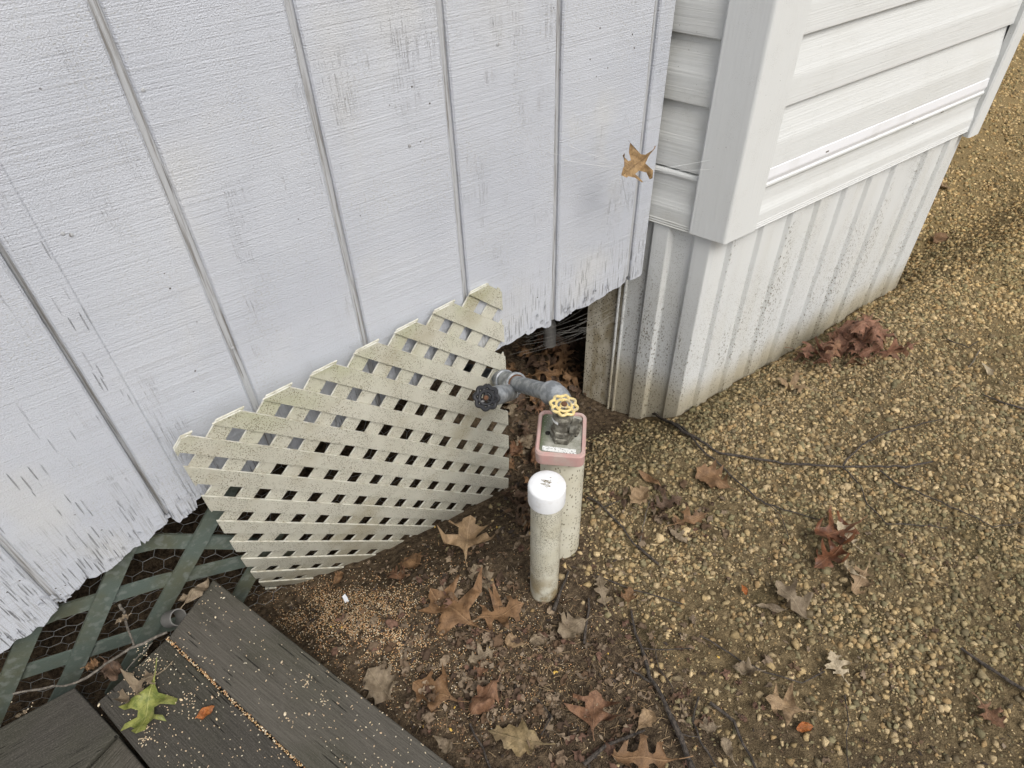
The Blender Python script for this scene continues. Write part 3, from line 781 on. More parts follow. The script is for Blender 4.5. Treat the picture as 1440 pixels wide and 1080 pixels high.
P = on_y(773, 474, 0.34)
b = MB(); b.tube([(P[0], P[1], P[2]-0.03), (P[0], P[1], P[2]+0.05), (P[0]-0.004, P[1]+0.05, P[2]+0.09), (P[0]-0.006, P[1]+0.2, P[2]+0.11)], 0.021, 16)
tag(b.obj('drain_pipe', M_HOSE, None, True, loc=tuple(P)), 'dim grey pipe bend deep inside the dark gap under the painted wall', 'pipe')
# ------------------------------------------------------------------ green lattice and chicken wire behind the deck
GL = empty('green_lattice', (-0.3, 0.05, -0.1), 'dark green painted wood lattice under the left end of the painted wall', 'lattice')
def strip(pts, y, w, name='slat'):
    P = [on_y(px, py, y) for px, py in pts]
    V = []; F = []; n = len(P)
    for i, p in enumerate(P):
        t = P[min(i+1, n-1)]-P[max(i-1, 0)]; t = t/np.linalg.norm(t); nn = np.array([-t[2], 0, t[0]])
        for s_, dy in ((1, 0), (-1, 0), (-1, 0.006), (1, 0.006)):
            V.append(p+nn*s_*w/2+np.array([0, dy, 0]))
    for i in range(n-1):
        for k_ in range(4):
            F.append((i*4+k_, i*4+(k_+1) % 4, i*4+4+(k_+1) % 4, i*4+4+k_))
    F += [(3, 2, 1, 0), (n*4-4, n*4-3, n*4-2, n*4-1)]
    mesh(name, V, F, M_GREEN, GL)
for pts in ([(-30, 1060), (38, 898), (75, 815)], [(70, 1010), (101, 951), (171, 787), (215, 700)], [(160, 975), (210, 890), (308, 713), (335, 670)], [(310, 890), (347, 820), (400, 735)]):
    strip(pts, 0.036, 0.037)
for pts in ([(20, 888), (80, 863), (222, 820), (345, 790), (420, 770)], [(-40, 972), (31, 947), (182, 898), (300, 862)], [(190, 770), (226, 762), (331, 764), (400, 775)]):
    strip(pts, 0.0435, 0.037)
CW = MB()
def hexwire(x0, x1, z0, z1, y, s):
    seen = set()
    dx = s*1.5; dz = s*math.sqrt(3)
    i = 0; x = x0
    while x < x1:
        z_ = z0+(dz/2 if i % 2 else 0)
        while z_ < z1:
            pts = [(x+s*math.cos(k_*math.pi/3), z_+s*math.sin(k_*math.pi/3)) for k_ in range(6)]
            for k_ in range(6):
                a, b_ = pts[k_], pts[(k_+1) % 6]
                key = tuple(sorted([(round(a[0], 3), round(a[1], 3)), (round(b_[0], 3), round(b_[1], 3))]))
                if key in seen: continue
                seen.add(key)
                f = lambda p: (p[0]+0.004*math.sin(p[1]*40), y+0.012*math.sin(p[0]*17)+0.01*math.sin(p[1]*23+p[0]*9), p[1])
                CW.tube([f(a), f(b_)], 0.0007, 3, cap=False)
            z_ += dz
        x += dx; i += 1
hexwire(-0.75, 0.43, -0.2, 0.4, 0.075, 0.022)
tag(CW.obj('chicken_wire', M_WIRE, loc=(0.1, 0.075, 0.1)), 'thin hexagonal chicken wire stretched behind the lattices under the wall', 'wire mesh')

# ------------------------------------------------------------------ deck
DZ = 0.07
DECK = empty('wooden_deck', (-0.3, -0.4, DZ), 'dark weathered wooden deck boards sprinkled with birdseed at lower left', 'deck')
def deck_board(px, mat, dirpx, z1=DZ, name='deck_board'):
    P = np.array([on_z(x, y, DZ) for x, y in px])
    d = on_z(*dirpx[1], DZ)-on_z(*dirpx[0], DZ); ang = math.atan2(d[1], d[0])
    c = P.mean(0); ca, sa = math.cos(-ang), math.sin(-ang)
    loc = [((p[0]-c[0])*ca-(p[1]-c[1])*sa, (p[0]-c[0])*sa+(p[1]-c[1])*ca) for p in P]
    b = MB(); b.prism(loc, -0.038, 0.0, 0.004)
    me = bpy.data.meshes.new(name); me.from_pydata(b.v, [], b.f); me.materials.append(mat)
    for p in me.polygons: p.use_smooth = True
    try: me.set_sharp_from_angle(angle=math.radians(50))
    except Exception: pass
    o = link(name, me, DECK); o.location = Vector((c[0], c[1], z1))-DECK.location; o.rotation_euler = (0, 0, ang)
    return o
deck_board([(300, 814), (652, 1090), (905, 1300), (560, 1210), (441, 1090), (237, 896)], M_DECK, ((300, 815), (640, 1080)))
deck_board([(233, 899), (434, 1090), (555, 1212), (340, 1240), (219, 1090), (136, 988)], M_DECK_B, ((233, 899), (434, 1090)))
deck_board([(107, 968), (166, 1033), (118, 1085), (-40, 1240), (-320, 1220), (-120, 1095), (0, 1026)], M_DECK_B, ((107, 968), (0, 1026)), DZ+0.006)
deck_board([(168, 1037), (212, 1090), (330, 1238), (-30, 1244), (121, 1087)], M_DECK_W, ((168, 1037), (121, 1087)), DZ+0.004)
# joists below the boards
for (a, c_) in (((170, 990), (520, 1010)), ((250, 860), (330, 850))):
    A, B_ = on_z(*a, 0.0), on_z(*c_, 0.0)
b = MB(); b.box((-0.9, -0.9, -0.02), (-0.02, -0.62, 0.03)); b.obj('joist', M_DECK_B, DECK)

# ------------------------------------------------------------------ white capped pvc pipe
pb = on_g(765, 829)
pt = on_y(769, 690, pb[1]+0.004)
CP = empty('capped_pvc_pipe', (pb[0], pb[1], pb[2]), 'short upright white PVC pipe with a round white cap, speckled with dirt', 'pipe')
axis_ = np.array([pt[0]-pb[0], pt[1]-pb[1], pt[2]-pb[2]]); hl = np.linalg.norm(axis_); ax = axis_/hl
b = MB(); b.lathe([(0.0302, -0.06), (0.0302, hl)], pb, ax, 40); b.obj('pipe', M_PVC, CP, True)
b = MB(); b.lathe([(0.0318, hl-0.026), (0.0352, hl-0.0255), (0.0354, hl-0.02), (0.0354, hl+0.014), (0.0342, hl+0.0175), (0.0315, hl+0.0195), (0.02, hl+0.0205), (0.006, hl+0.0207)], pb, ax, 48); cap = b.obj('cap', M_CAP, CP, True)
sc_ = MB(); tp = pb+ax*(hl+0.0207)
for k in range(26):
    u_, v_ = random.gauss(0.0, 0.008), random.gauss(0.0, 0.007); L_ = random.uniform(0.002, 0.010) if k < 14 else 0.002
    d_ = Vector((0.75, -0.66, 0)); n_ = Vector((0.66, 0.75, 0)); c0 = Vector(tp)+n_*u_*0.7+d_*v_*0.5
    sc_.tube([c0-d_*L_*0.7, c0+d_*L_*0.7], 0.0005, 4)
sc_.obj('dirt_scratch', NT('dirt', 0.9).color((0.16, 0.125, 0.06)).m, cap)

# ------------------------------------------------------------------ well casing with faded red cap plate and tap
cb = on_g(791, 765)
WX, WY = cb[0], cb[1]+0.01
Zt = on_y(790, 610, WY)[2]
corn = [(757.6, 575.6), (826, 580), (822.5, 644), (752, 637.5)]
CQ = np.array([on_z(x, y, Zt) for x, y in corn]); ctr = CQ.mean(0)
WX, WY = ctr[0], ctr[1]
WELL = empty('well_casing', (WX, WY, cb[2]), 'upright well casing pipe with faded red square cap plate and moss', 'well')
b = MB(); b.lathe([(0.0445, cb[2]-0.1), (0.0445, Zt-0.02)], (WX+(cb[0]-WX)*0.5, WY+(cb[1]-WY)*0.3, 0), (0, 0, 1), 40); b.obj('casing', M_PVC2, WELL, True)
ex_ = (CQ[1]-CQ[0]+CQ[2]-CQ[3])/2; ey_ = (CQ[0]-CQ[3]+CQ[1]-CQ[2])/2
ew, eh = np.linalg.norm(ex_), np.linalg.norm(ey_); ux, uy = ex_/ew, ey_/eh
print('plate', ew, eh, 'Zt', Zt, 'corner', CX, CZ, 'XE', XE, 'ex', ex, exr, 'PW', PW, 'yb', yb, yt, 'pipe h', hl)
def pl(a, c_, z_): return ctr+ux*a*ew/2+uy*c_*eh/2+np.array([0, 0, z_])
def rrect(hw, hh, r, n=6):
    out = []
    for sx, sy, a0 in ((1, 1, 0), (-1, 1, 90), (-1, -1, 180), (1, -1, 270)):
        for i in range(n):
            a = math.radians(a0+90*i/(n-1)); out.append((sx*(hw-r)+r*math.cos(a), sy*(hh-r)+r*math.sin(a)))
    return out
def plate_loop(hw, hh, r, z_): return [ctr+ux*x+uy*y+np.array([0, 0, z_]) for x, y in rrect(hw, hh, r)]
def ringstack(loops):
    n = len(loops[0]); V = [p for l in loops for p in l]; F = []
    for k_ in range(len(loops)-1):
        for i in range(n): F.append((k_*n+i, k_*n+(i+1) % n, (k_+1)*n+(i+1) % n, (k_+1)*n+i))
    return V, F, n
hw, hh = ew/2, eh/2
V, F, n = ringstack([plate_loop(hw-0.004, hh-0.004, 0.012, -0.034), plate_loop(hw-0.001, hh-0.001, 0.014, -0.030), plate_loop(hw, hh, 0.014, -0.004), plate_loop(hw-0.002, hh-0.002, 0.013, 0.0), plate_loop(hw-0.007, hh-0.007, 0.010, 0.0), plate_loop(hw-0.008, hh-0.008, 0.009, -0.004)])
F.append(tuple(range(n-1, -1, -1))); b = MB(); b.add(V, F); b.obj('cap_rim', M_PINK, WELL)
V, F, n = ringstack([plate_loop(hw-0.0085, hh-0.0085, 0.009, -0.012), plate_loop(hw-0.0085, hh-0.0085, 0.009, -0.0035)]); F.append(tuple(range(n, 2*n)))
b = MB(); b.add(V, F); plate = b.obj('top_plate', M_MOSSPLATE, WELL)
for s_ in (-0.55, 0.55):
    b = MB(); b.lathe([(0.0052, -0.0033), (0.0052, -0.0026), (0.001, -0.0026)], pl(s_, -0.02, 0), (0, 0, 1), 16); b.obj('bolt_hole', M_HOLE, plate)
V = [pl(-0.72, -0.60, -0.0027), pl(0.62, -0.66, -0.0027), pl(0.64, -0.86, -0.0027), pl(-0.70, -0.80, -0.0027)]
mesh('sticker', V+[v+np.array([0, 0, 0.0006]) for v in V], [(3, 2, 1, 0), (4, 5, 6, 7), (0, 1, 5, 4), (1, 2, 6, 5), (2, 3, 7, 6), (3, 0, 4, 7)], M_STICKER, plate)
# tap standing on the plate
tb = pl(0.04, -0.14, -0.003)
ty = on_y(793, 570, tb[1]+0.006); th_ = ty[2]-tb[2]
TAP = empty('garden_tap', tb, 'small brass garden tap with yellow round handle on the red-rimmed cap plate', 'tap')
b = MB(); b.lathe([(0.0235, 0), (0.0235, 0.012), (0.0205, 0.0135), (0.0205, 0.017), (0.0225, 0.018), (0.0225, 0.028), (0.0195, 0.030)], tb, (0, 0, 1), 6, ref=(1, .3, 0)); b.obj('union_nut', M_BRASS, TAP)
b = MB(); b.lathe([(0.0185, 0.02), (0.0185, 0.038), (0.0165, 0.041), (0.0165, th_*0.62), (0.0195, th_*0.64), (0.0195, th_*0.76), (0.012, th_*0.80), (0.012, th_*0.86), (0.005, th_*0.88), (0.004, th_*1.02)], tb, (0, 0, 1), 24); b.obj('body', M_BRASS, TAP, True)
od = Vector(tuple(ux*0.94-uy*0.34)).normalized(); oo = Vector(tb)+Vector((0, 0, th_*0.52))
b = MB(); b.lathe([(0.011, 0.0), (0.011, 0.020), (0.0155, 0.0205), (0.0155, 0.034), (0.0130, 0.034), (0.012, 0.024)], oo, od, 24); b.obj('spout', M_BRASS, TAP, True)
b = MB(); b.lathe([(0.0197, th_*0.655), (0.0203, th_*0.68), (0.0199, th_*0.75)], tb, (0, 0, 1), 20); 
V = [v for v in b.v]; b2 = MB(); b2.v = V; b2.f = b.f[3:9]+b.f[23:29]; b2.obj('white_tape', M_TAPE, TAP)
def wheel(org, axis, R, name, mat, parent, thick, lobes=8):
    axv = Vector(axis).normalized(); u = axv.orthogonal().normalized(); w = axv.cross(u); org = Vector(org)
    P = lambda r, a, h=0.0: org+u*(r*math.cos(a))+w*(r*math.sin(a))+axv*h
    b = MB(); N = 64
    for rad, amp, th in ((R*0.93, 0.085, thick), (R*0.58, 0.0, thick*0.9)):
        pts = [P(rad*(1+amp*math.cos(lobes*2*math.pi*i/N)), 2*math.pi*i/N) for i in range(N+1)]
        b.tube(pts, th, 8, cap=False)
    for k_ in range(lobes):
        a = 2*math.pi*(k_+0.5)/lobes; b.tube([P(R*0.55, a), P(R*0.9, a)], thick*0.85, 6)
    for k_ in range(3):
        a = 2*math.pi*k_/3+.3; b.tube([P(0, a, -thick), P(R*0.58, a)], thick*1.05, 6)
    b.lathe([(R*0.3, -thick*1.8), (R*0.32, thick*0.4), (R*0.27, thick*0.9)], org, axv, 16)
    o = b.obj(name, mat, parent, True)
    s_ = MB(); s_.lathe([(R*0.22, 0.0), (R*0.22, thick*1.9), (R*0.12, thick*2.5)], org, axv, 12); s_.obj('screw_head', M_RUST, o, True)
    return o
wheel(ty, (0.06, -0.12, 1), 0.0255, 'handle', M_YELLOW, TAP, 0.0030)

# galvanised pipe run: elbow on the plate, nipple, tee going under the wall, black-handled valve
RUN = empty('galvanised_pipe_run', pl(-0.1, 0.5, -0.003), 'grey galvanised pipe with elbow and tee running from the well cap under the wall', 'pipe')
pe = on_y(788, 556, WY+0.055)
tee = on_y(718, 537, -0.075)
dirv = Vector(tee-pe).normalized()
down = Vector((pe[0]+0.012, pe[1]-0.006, Zt-0.004))
E = Vector(pe); r1 = 0.0192
# elbow bend
bend = []
c1 = E+dirv*0.028; c2 = E+Vector((0.004, -0.002, -0.03))
for t in np.linspace(0, 1, 8):
    bend.append(c1*(1-t)**2+E*2*t*(1-t)+c2*t**2)
b = MB(); b.tube([c1+dirv*0.012, c1]+bend[1:-1]+[c2, c2-Vector((0, 0, 0.006))], [0.0255, 0.0252]+[0.0225]*6+[0.0250, 0.0252], 18); b.obj('elbow', M_GALV, RUN, True)
b = MB(); b.tube([c2, Vector((c2.x, c2.y, Zt-0.006))], r1*0.95, 18); b.obj('riser', M_GALV, RUN, True)
Tv = Vector(tee)
b = MB(); b.tube([c1+dirv*0.008, Tv], r1*0.93, 18); b.obj('nipple', M_GALV, RUN, True)
b = MB(); b.tube([c1+dirv*0.0125, c1+dirv*0.0165], r1*1.03, 18); b.obj('white_tape', M_TAPE, RUN, True)
b = MB(); p0 = Tv-dirv*0.032
b.tube([p0, p0+dirv*0.010, p0+dirv*0.012, Tv+dirv*0.026, Tv+dirv*0.028, Tv+dirv*0.040], [0.0255, 0.0255, 0.0222, 0.0222, 0.0255, 0.0255], 20)
side = Vector((-0.52, -0.62, -0.05)).normalized()
b.tube([Tv, Tv+side*0.022, Tv+side*0.0225, Tv+side*0.033], [0.0215, 0.0215, 0.0240, 0.0240], 20)
b.obj('tee', M_GALV, RUN, True)
b = MB(); b.tube([p0-dirv*0.0018, p0+dirv*0.001], r1*1.09, 18); b.obj('rust_ring', M_RUST, RUN, True)
b = MB(); b.tube([Tv+dirv*0.03, Tv+dirv*0.17, Tv+dirv*0.42], r1*0.93, 16); b.obj('supply_pipe', M_GALV, RUN, True)
vs = Tv+side*0.033
b = MB(); b.tube([vs-side*0.001, vs+side*0.003], r1*1.06, 18); b.obj('white_tape', M_TAPE, RUN, True)
bk = on_y(684, 559, -0.175); bkv = Vector(bk)
vd = (bkv-Tv).normalized()
b = MB(); b.tube([vs, vs+(bkv-vs)*0.30, vs+(bkv-vs)*0.32, vs+(bkv-vs)*0.62, vs+(bkv-vs)*0.66, vs+(bkv-vs)*0.8], [0.0195, 0.0195, 0.0205, 0.0205, 0.016, 0.013], 16); b.tube([vs+(bkv-vs)*0.75, bkv+vd*0.002], 0.0045, 10); valve = b.obj('valve', M_GALV, RUN, True)
camdir = (Vector(CAM)-bkv).normalized()
wheel(bkv, (vd*0.55+camdir*0.6), 0.0240, 'valve_handle', M_BLACK, valve, 0.0048)

# ------------------------------------------------------------------ gravel, grit
def ico(sub=0):
    bm = bmesh.new(); bmesh.ops.create_icosphere(bm, subdivisions=sub+1, radius=1); bm.verts.index_update()
    V = np.array([v.co[:] for v in bm.verts]); F = np.array([[v.index for v in f.verts] for f in bm.faces]); bm.free(); return V, F
def scatter(n_, V0, F0, pos, rad, colr, jit=0.32, flat=(0.6, 1.0)):
    m_ = len(V0); n_ = len(pos)
    V = np.repeat(V0[None], n_, 0)*(1+jit*(RNG.random((n_, m_, 1))-0.5)*2)
    if jit > 0.15 and m_ > 6:
        for _k in range(4):      # chip flat facets off each stone
            nn = RNG.normal(size=(n_, 3)); nn /= np.linalg.norm(nn, axis=1)[:, None]
            ov = np.clip(np.einsum('nmk,nk->nm', V, nn)-RNG.uniform(0.32, 0.72, (n_, 1)), 0, None)
            V = V-ov[..., None]*nn[:, None]
        V = V*1.25
    sc = np.stack([RNG.uniform(0.75, 1.25, n_), RNG.uniform(0.7, 1.1, n_), RNG.uniform(*flat, n_)], -1)*rad[:, None]
    V = V*sc[:, None]
    a = RNG.uniform(0, 2*np.pi, n_); ca, sa = np.cos(a), np.sin(a)
    ti = RNG.normal(0, 0.35, n_); ct, st = np.cos(ti), np.sin(ti)
    y2 = V[..., 1]*ct[:, None]-V[..., 2]*st[:, None]; z2 = V[..., 1]*st[:, None]+V[..., 2]*ct[:, None]
    x3 = V[..., 0]*ca[:, None]-y2*sa[:, None]; y3 = V[..., 0]*sa[:, None]+y2*ca[:, None]
    W = np.stack([x3, y3, z2], -1)+pos[:, None]
    T = (F0[None]+(np.arange(n_)*m_)[:, None, None]).reshape(-1, 3)
    C = np.repeat(colr[:, None], m_, 1).reshape(-1, 3)
    return W.reshape(-1, 3), T, C
def stone_density(x, y):
    P = np.stack([x, y, gz(x, y)], -1); s = to_px(P); px, py, dz = s[:, 0], s[:, 1], s[:, 2]
    a = sstep(-70, 90, (px-815)-0.22*(py-700))
    b_ = 1-0.80*sstep(-120, 100, py-(850+(px-900)*0.36))
    d = 0.04+0.96*a*b_
    cl = 0.80+0.9*vnoise(x, y, 9)+0.6*vnoise(x, y, 3)+0.8*vnoise(x, y, 24)
    d = np.where(dz < 0.3, 0.3, d)*np.clip(cl, 0.3, 1.2)
    xr = CX-math.tan(FLARE)*(y-BY)
    d = np.where((y > SKY_-0.012) & (x > xr-0.005) & (x < XE+0.04), 0, d)
    d = np.where(x <= xr, d*(1-0.97*sstep(-0.10, 0.03, y)), d)
    d = np.where(x < 0.45, d*0.35, d)
    return d
PAL = np.array([(0.38, 0.275, 0.135), (0.31, 0.225, 0.11), (0.43, 0.325, 0.18), (0.25, 0.19, 0.10), (0.22, 0.185, 0.10), (0.35, 0.265, 0.15), (0.18, 0.155, 0.085), (0.28, 0.185, 0.085), (0.13, 0.10, 0.06)])
def stone_cols(n_, x, y):
    c = PAL[RNG.integers(0, len(PAL), n_)]*RNG.uniform(0.72, 1.3, (n_, 1))
    c = c*0.93+c.mean(1, keepdims=True)*np.array([[0.10, 0.09, 0.07]])
    g = sstep(0.02, 0.22, vnoise(x, y, 4.5)+0.5*vnoise(x, y, 11))[:, None]*RNG.uniform(0.2, 0.95, (n_, 1))
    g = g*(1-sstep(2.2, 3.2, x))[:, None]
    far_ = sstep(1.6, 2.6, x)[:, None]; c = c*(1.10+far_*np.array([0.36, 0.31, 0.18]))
    return c*(1-g*0.6)+np.array([0.135, 0.128, 0.065])*g*0.6
def make(n_, x0, x1, y0, y1, rmin, rmax, V0, F0, keep=1.0, sink=0.08, jit=0.3):
    x = RNG.uniform(x0, x1, n_); y = RNG.uniform(y0, y1, n_)
    k_ = RNG.random(n_) < stone_density(x, y)*keep
    x, y = x[k_], y[k_]; r = rmin+(rmax-rmin)*RNG.random(len(x))**2.0
    z_ = gz(x, y)+r*sink
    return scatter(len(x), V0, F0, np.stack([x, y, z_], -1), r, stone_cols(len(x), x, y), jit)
I0 = ico(0); I1 = ico(1)
def chip():
    n_ = int(RNG.integers(9, 13)); p = RNG.uniform(-1, 1, (n_, 3)); p = p/np.maximum(np.linalg.norm(p, axis=1), 0.55)[:, None]
    bm = bmesh.new(); vs = [bm.verts.new(v) for v in p.tolist()]
    bmesh.ops.convex_hull(bm, input=vs)
    loose = [v for v in bm.verts if not v.link_faces]
    for v in loose: bm.verts.remove(v)
    bmesh.ops.triangulate(bm, faces=bm.faces[:]); bm.verts.index_update()
    V = np.array([v.co[:] for v in bm.verts]); F = np.array([[v.index for v in f.verts] for f in bm.faces]); bm.free()
    return V-V.mean(0), F
CHIPS = [chip() for _ in range(18)]
def chips(n_, *a, **k): return [make(n_//18, *a, *c_, jit=0.0, **k) for c_ in CHIPS]
OCT = (np.array([(1, 0, 0), (-1, 0, 0), (0, 1, 0), (0, -1, 0), (0, 0, 1.)]), np.array([(0, 2, 4), (2, 1, 4), (1, 3, 4), (3, 0, 4)]))
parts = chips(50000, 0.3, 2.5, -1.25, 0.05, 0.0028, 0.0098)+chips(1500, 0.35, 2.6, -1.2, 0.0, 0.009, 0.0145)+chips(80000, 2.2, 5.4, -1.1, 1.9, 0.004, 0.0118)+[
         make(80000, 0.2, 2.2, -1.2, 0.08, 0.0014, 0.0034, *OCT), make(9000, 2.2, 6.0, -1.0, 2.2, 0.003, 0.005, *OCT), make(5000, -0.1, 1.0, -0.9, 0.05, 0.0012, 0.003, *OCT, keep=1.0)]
def merge(parts):
    V = []; T = []; C = []; n_ = 0
    for v, t, c in parts: V.append(v); T.append(t+n_); C.append(c); n_ += len(v)
    return np.concatenate(V), np.concatenate(T), np.concatenate(C)
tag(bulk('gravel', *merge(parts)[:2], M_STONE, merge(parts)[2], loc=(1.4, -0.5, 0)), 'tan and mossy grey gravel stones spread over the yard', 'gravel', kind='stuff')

# ------------------------------------------------------------------ birdseed
def seedcols(n_):
    pal = np.array([(0.62, 0.50, 0.33), (0.52, 0.31, 0.15), (0.45, 0.24, 0.11), (0.68, 0.60, 0.46), (0.58, 0.40, 0.2), (0.30, 0.19, 0.10)])
    return pal[RNG.choice(6, n_, p=[.26, .24, .18, .1, .14, .08])]*RNG.uniform(0.8, 1.15, (n_, 1))
SV, SF = ico(0); SV = SV*np.array([1.25, 0.85, 0.8])
def seed_pts(n_, cx, cy, sx, sy, dens):
    px = RNG.normal(cx, sx, n_); py = RNG.normal(cy, sy, n_)
    return [(a, b_) for a, b_ in zip(px, py)]
pts = []
for (n_, cx, cy, sx, sy) in [(5200, 470, 865, 55, 32), (3400, 560, 905, 65, 36), (2200, 550, 840, 70, 26), (1500, 640, 890, 75, 55), (1100, 700, 960, 85, 45), (500, 650, 1010, 50, 40), (350, 740, 860, 50, 40), (260, 620, 760, 40, 15), (260, 860, 960, 90, 60)]:
    pts += seed_pts(n_, cx, cy, sx, sy, 1)
pts = np.array(pts)
# keep off the deck
dk = lambda p: (p[:, 1]-815)-(p[:, 0]-300)*0.78
lt = lambda p: p[:, 1] > np.interp(p[:, 0], [360, 430, 500, 600, 700, 720, 900], [825, 812, 795, 758, 705, 690, 600])
pts = pts[(dk(pts) < -6) & lt(pts) & (pts[:, 1] < 1250)]
cl = vnoise(pts[:, 0], pts[:, 1], 0.03)+vnoise(pts[:, 0], pts[:, 1], 0.09)
pts = pts[RNG.random(len(pts)) < np.clip(0.62+1.1*cl, 0.1, 1)]
P = np.array([on_z(x, y, -0.02) for x, y in pts])
def settle(P):
    # drop each grain onto the ground along the sight line it was measured on, then keep its height from the ground
    for _ in range(12):
        d = P-CAM; d /= np.linalg.norm(d, axis=1)[:, None]; P = P+d*((P[:, 2]-gz(P[:, 0], P[:, 1]))[:, None])
    return P
P = settle(P); P[:, 2] = gz(P[:, 0], P[:, 1])+0.0014
s1 = scatter(0, SV, SF, P, RNG.uniform(0.0008, 0.0015, len(P)), seedcols(len(P)), 0.1, (0.8, 1))
# on the deck: scattered, in the gap and round the green leaf
dp = []
for _ in range(240):
    a, b_ = random.random(), random.random(); dp.append((300+340*a-63*b_*(1+.5*a), 815+265*a+82*b_-40*a*b_))
for _ in range(260):
    a, b_ = random.random(), random.random(); dp.append((235+190*a-95*b_, 900+180*a+85*b_))
for _ in range(60): dp.append((random.uniform(5, 150), random.uniform(985, 1080)))
for cx, cy, s_, n_ in ((434, 958, 6, 22), (452, 990, 7, 14), (407, 1018, 5, 10), (270, 989, 12, 30), (205, 925, 12, 55), (205, 955, 9, 45), (192, 975, 10, 30), (203, 1020, 7, 35), (206, 1040, 5, 25), (300, 860, 14, 14)):
    for _ in range(n_): dp.append((random.gauss(cx, s_), random.gauss(cy, s_*0.8)))
DP = np.array([on_z(x, y, DZ+0.001) for x, y in dp]); DP[:, 2] = DZ+0.0012
kk = [(x-102)*0+1 for x, y in dp]
gp = []
for _ in range(420):
    t = random.random()**1.15; gp.append((235+t*200+random.gauss(0, 1.6), 898+t*190-0*t+random.gauss(0, 1.6)))
GPt = np.array([on_z(x, y, DZ-0.004) for x, y in gp]); GPt[:, 2] = DZ-0.006+RNG.uniform(0, 0.006, len(gp))
r2 = RNG.uniform(0.0009, 0.0016, len(DP)); r2[RNG.integers(0, len(r2), 26)] *= 2.1
dc = seedcols(len(DP)); dc = dc*0.55+np.array([0.66, 0.6, 0.46])*0.45
s2 = scatter(0, SV, SF, DP, r2, dc, 0.1, (0.7, 1)); s3 = scatter(0, SV, SF, GPt, RNG.uniform(0.001, 0.0018, len(GPt)), seedcols(len(GPt)), 0.1, (0.7, 1))
# cracked corn
ck = np.array([(466, 882), (481, 883), (693, 888), (590, 960), (593, 963), (783, 946), (688, 912), (855, 920), (779, 947), (1010, 925), (596, 1022), (634, 1026), (640, 995), (590, 745), (699, 742), (612, 742), (845, 1010), (840, 1005)]); CKP = settle(np.array([on_z(x, y, -0.02) for x, y in ck])); CKP[:, 2] += 0.003
s4 = scatter(0, SV, SF, CKP, RNG.uniform(0.0025, 0.004, len(CKP)), np.repeat([[0.62, 0.40, 0.09]], len(CKP), 0), 0.2, (0.5, .8))
mg = merge([s1, s2, s3, s4])
tag(bulk('birdseed', mg[0], mg[1], M_SEED, mg[2], loc=(0.2, -0.35, 0)), 'spilled millet birdseed scattered on the soil and deck boards', 'birdseed', kind='stuff')

# ------------------------------------------------------------------ fine litter: bark, leaf crumbs, straw
lv = []; lt_ = []; lc = []; nn_ = 0
pal = np.array([(0.06, 0.043, 0.03), (0.12, 0.085, 0.055), (0.19, 0.14, 0.095), (0.045, 0.035, 0.03), (0.25, 0.195, 0.14), (0.16, 0.10, 0.06)])
def litter(n_, px0, px1, py0, py1, smin, smax, dens, zlo=-0.02):
    global nn_
    for _ in range(n_):
        px, py = random.uniform(px0, px1), random.uniform(py0, py1)
        if (py-815)-(px-300)*0.78 > -8: continue
        if not dens(px, py): continue
        Pq = on_z(px, py, zlo); 
        for _k in range(6):
            d = Pq-CAM; d /= np.linalg.norm(d); Pq = Pq+d*(Pq[2]-float(gz(Pq[0], Pq[1])))
        s_ = random.uniform(smin, smax); a = random.uniform(0, 6.28); as_ = random.choice([0.16, 0.4, 0.6, 0.9])
        e1 = np.array([math.cos(a), math.sin(a), random.gauss(0, 0.22)])*s_; e2 = np.array([-math.sin(a), math.cos(a), random.gauss(0, 0.35)])*s_*as_
        c0 = Pq+np.array([0, 0, 0.002+0.25*s_*random.random()])
        V = [c0-e1*1.0, c0-e2*random.uniform(.5, 1)+e1*random.uniform(-.4, .4), c0+e1, c0+e2*random.uniform(.5, 1)+e1*random.uniform(-.4, .4), c0+np.array([0, 0, 0.12*s_])]
        lv.extend(V); lt_.extend([(nn_, nn_+1, nn_+4), (nn_+1, nn_+2, nn_+4), (nn_+2, nn_+3, nn_+4), (nn_+3, nn_, nn_+4)]); nn_ += 5
        c = pal[random.randrange(6)]*random.uniform(0.7, 1.25); lc.extend([c]*5)
below = lambda px, py: py > np.interp(px, [360, 430, 500, 600, 700, 720], [828, 815, 797, 760, 708, 690])
litter(2600, 370, 900, 700, 1120, 0.002, 0.008, lambda x, y: below(x, y) and (x < 800 or random.random() < 0.55))
litter(900, 800, 1440, 640, 1090, 0.002, 0.007, lambda x, y: random.random() < (0.75 if y > 860+(x-900)*.3 else 0.25))
litter(500, 700, 770, 500, 760, 0.003, 0.012, lambda x, y: True, -0.1)
litter(250, 690, 900, 460, 600, 0.003, 0.012, lambda x, y: True, -0.15)
mgl = (np.array(lv), np.array(lt_), np.array(lc))
tag(bulk('leaf_litter', mgl[0], mgl[1], M_LITTER, mgl[2], loc=(0.5, -0.4, 0)), 'crumbs of dead leaf, bark and straw strewn over the soil', 'litter', kind='stuff')
FRAG = []
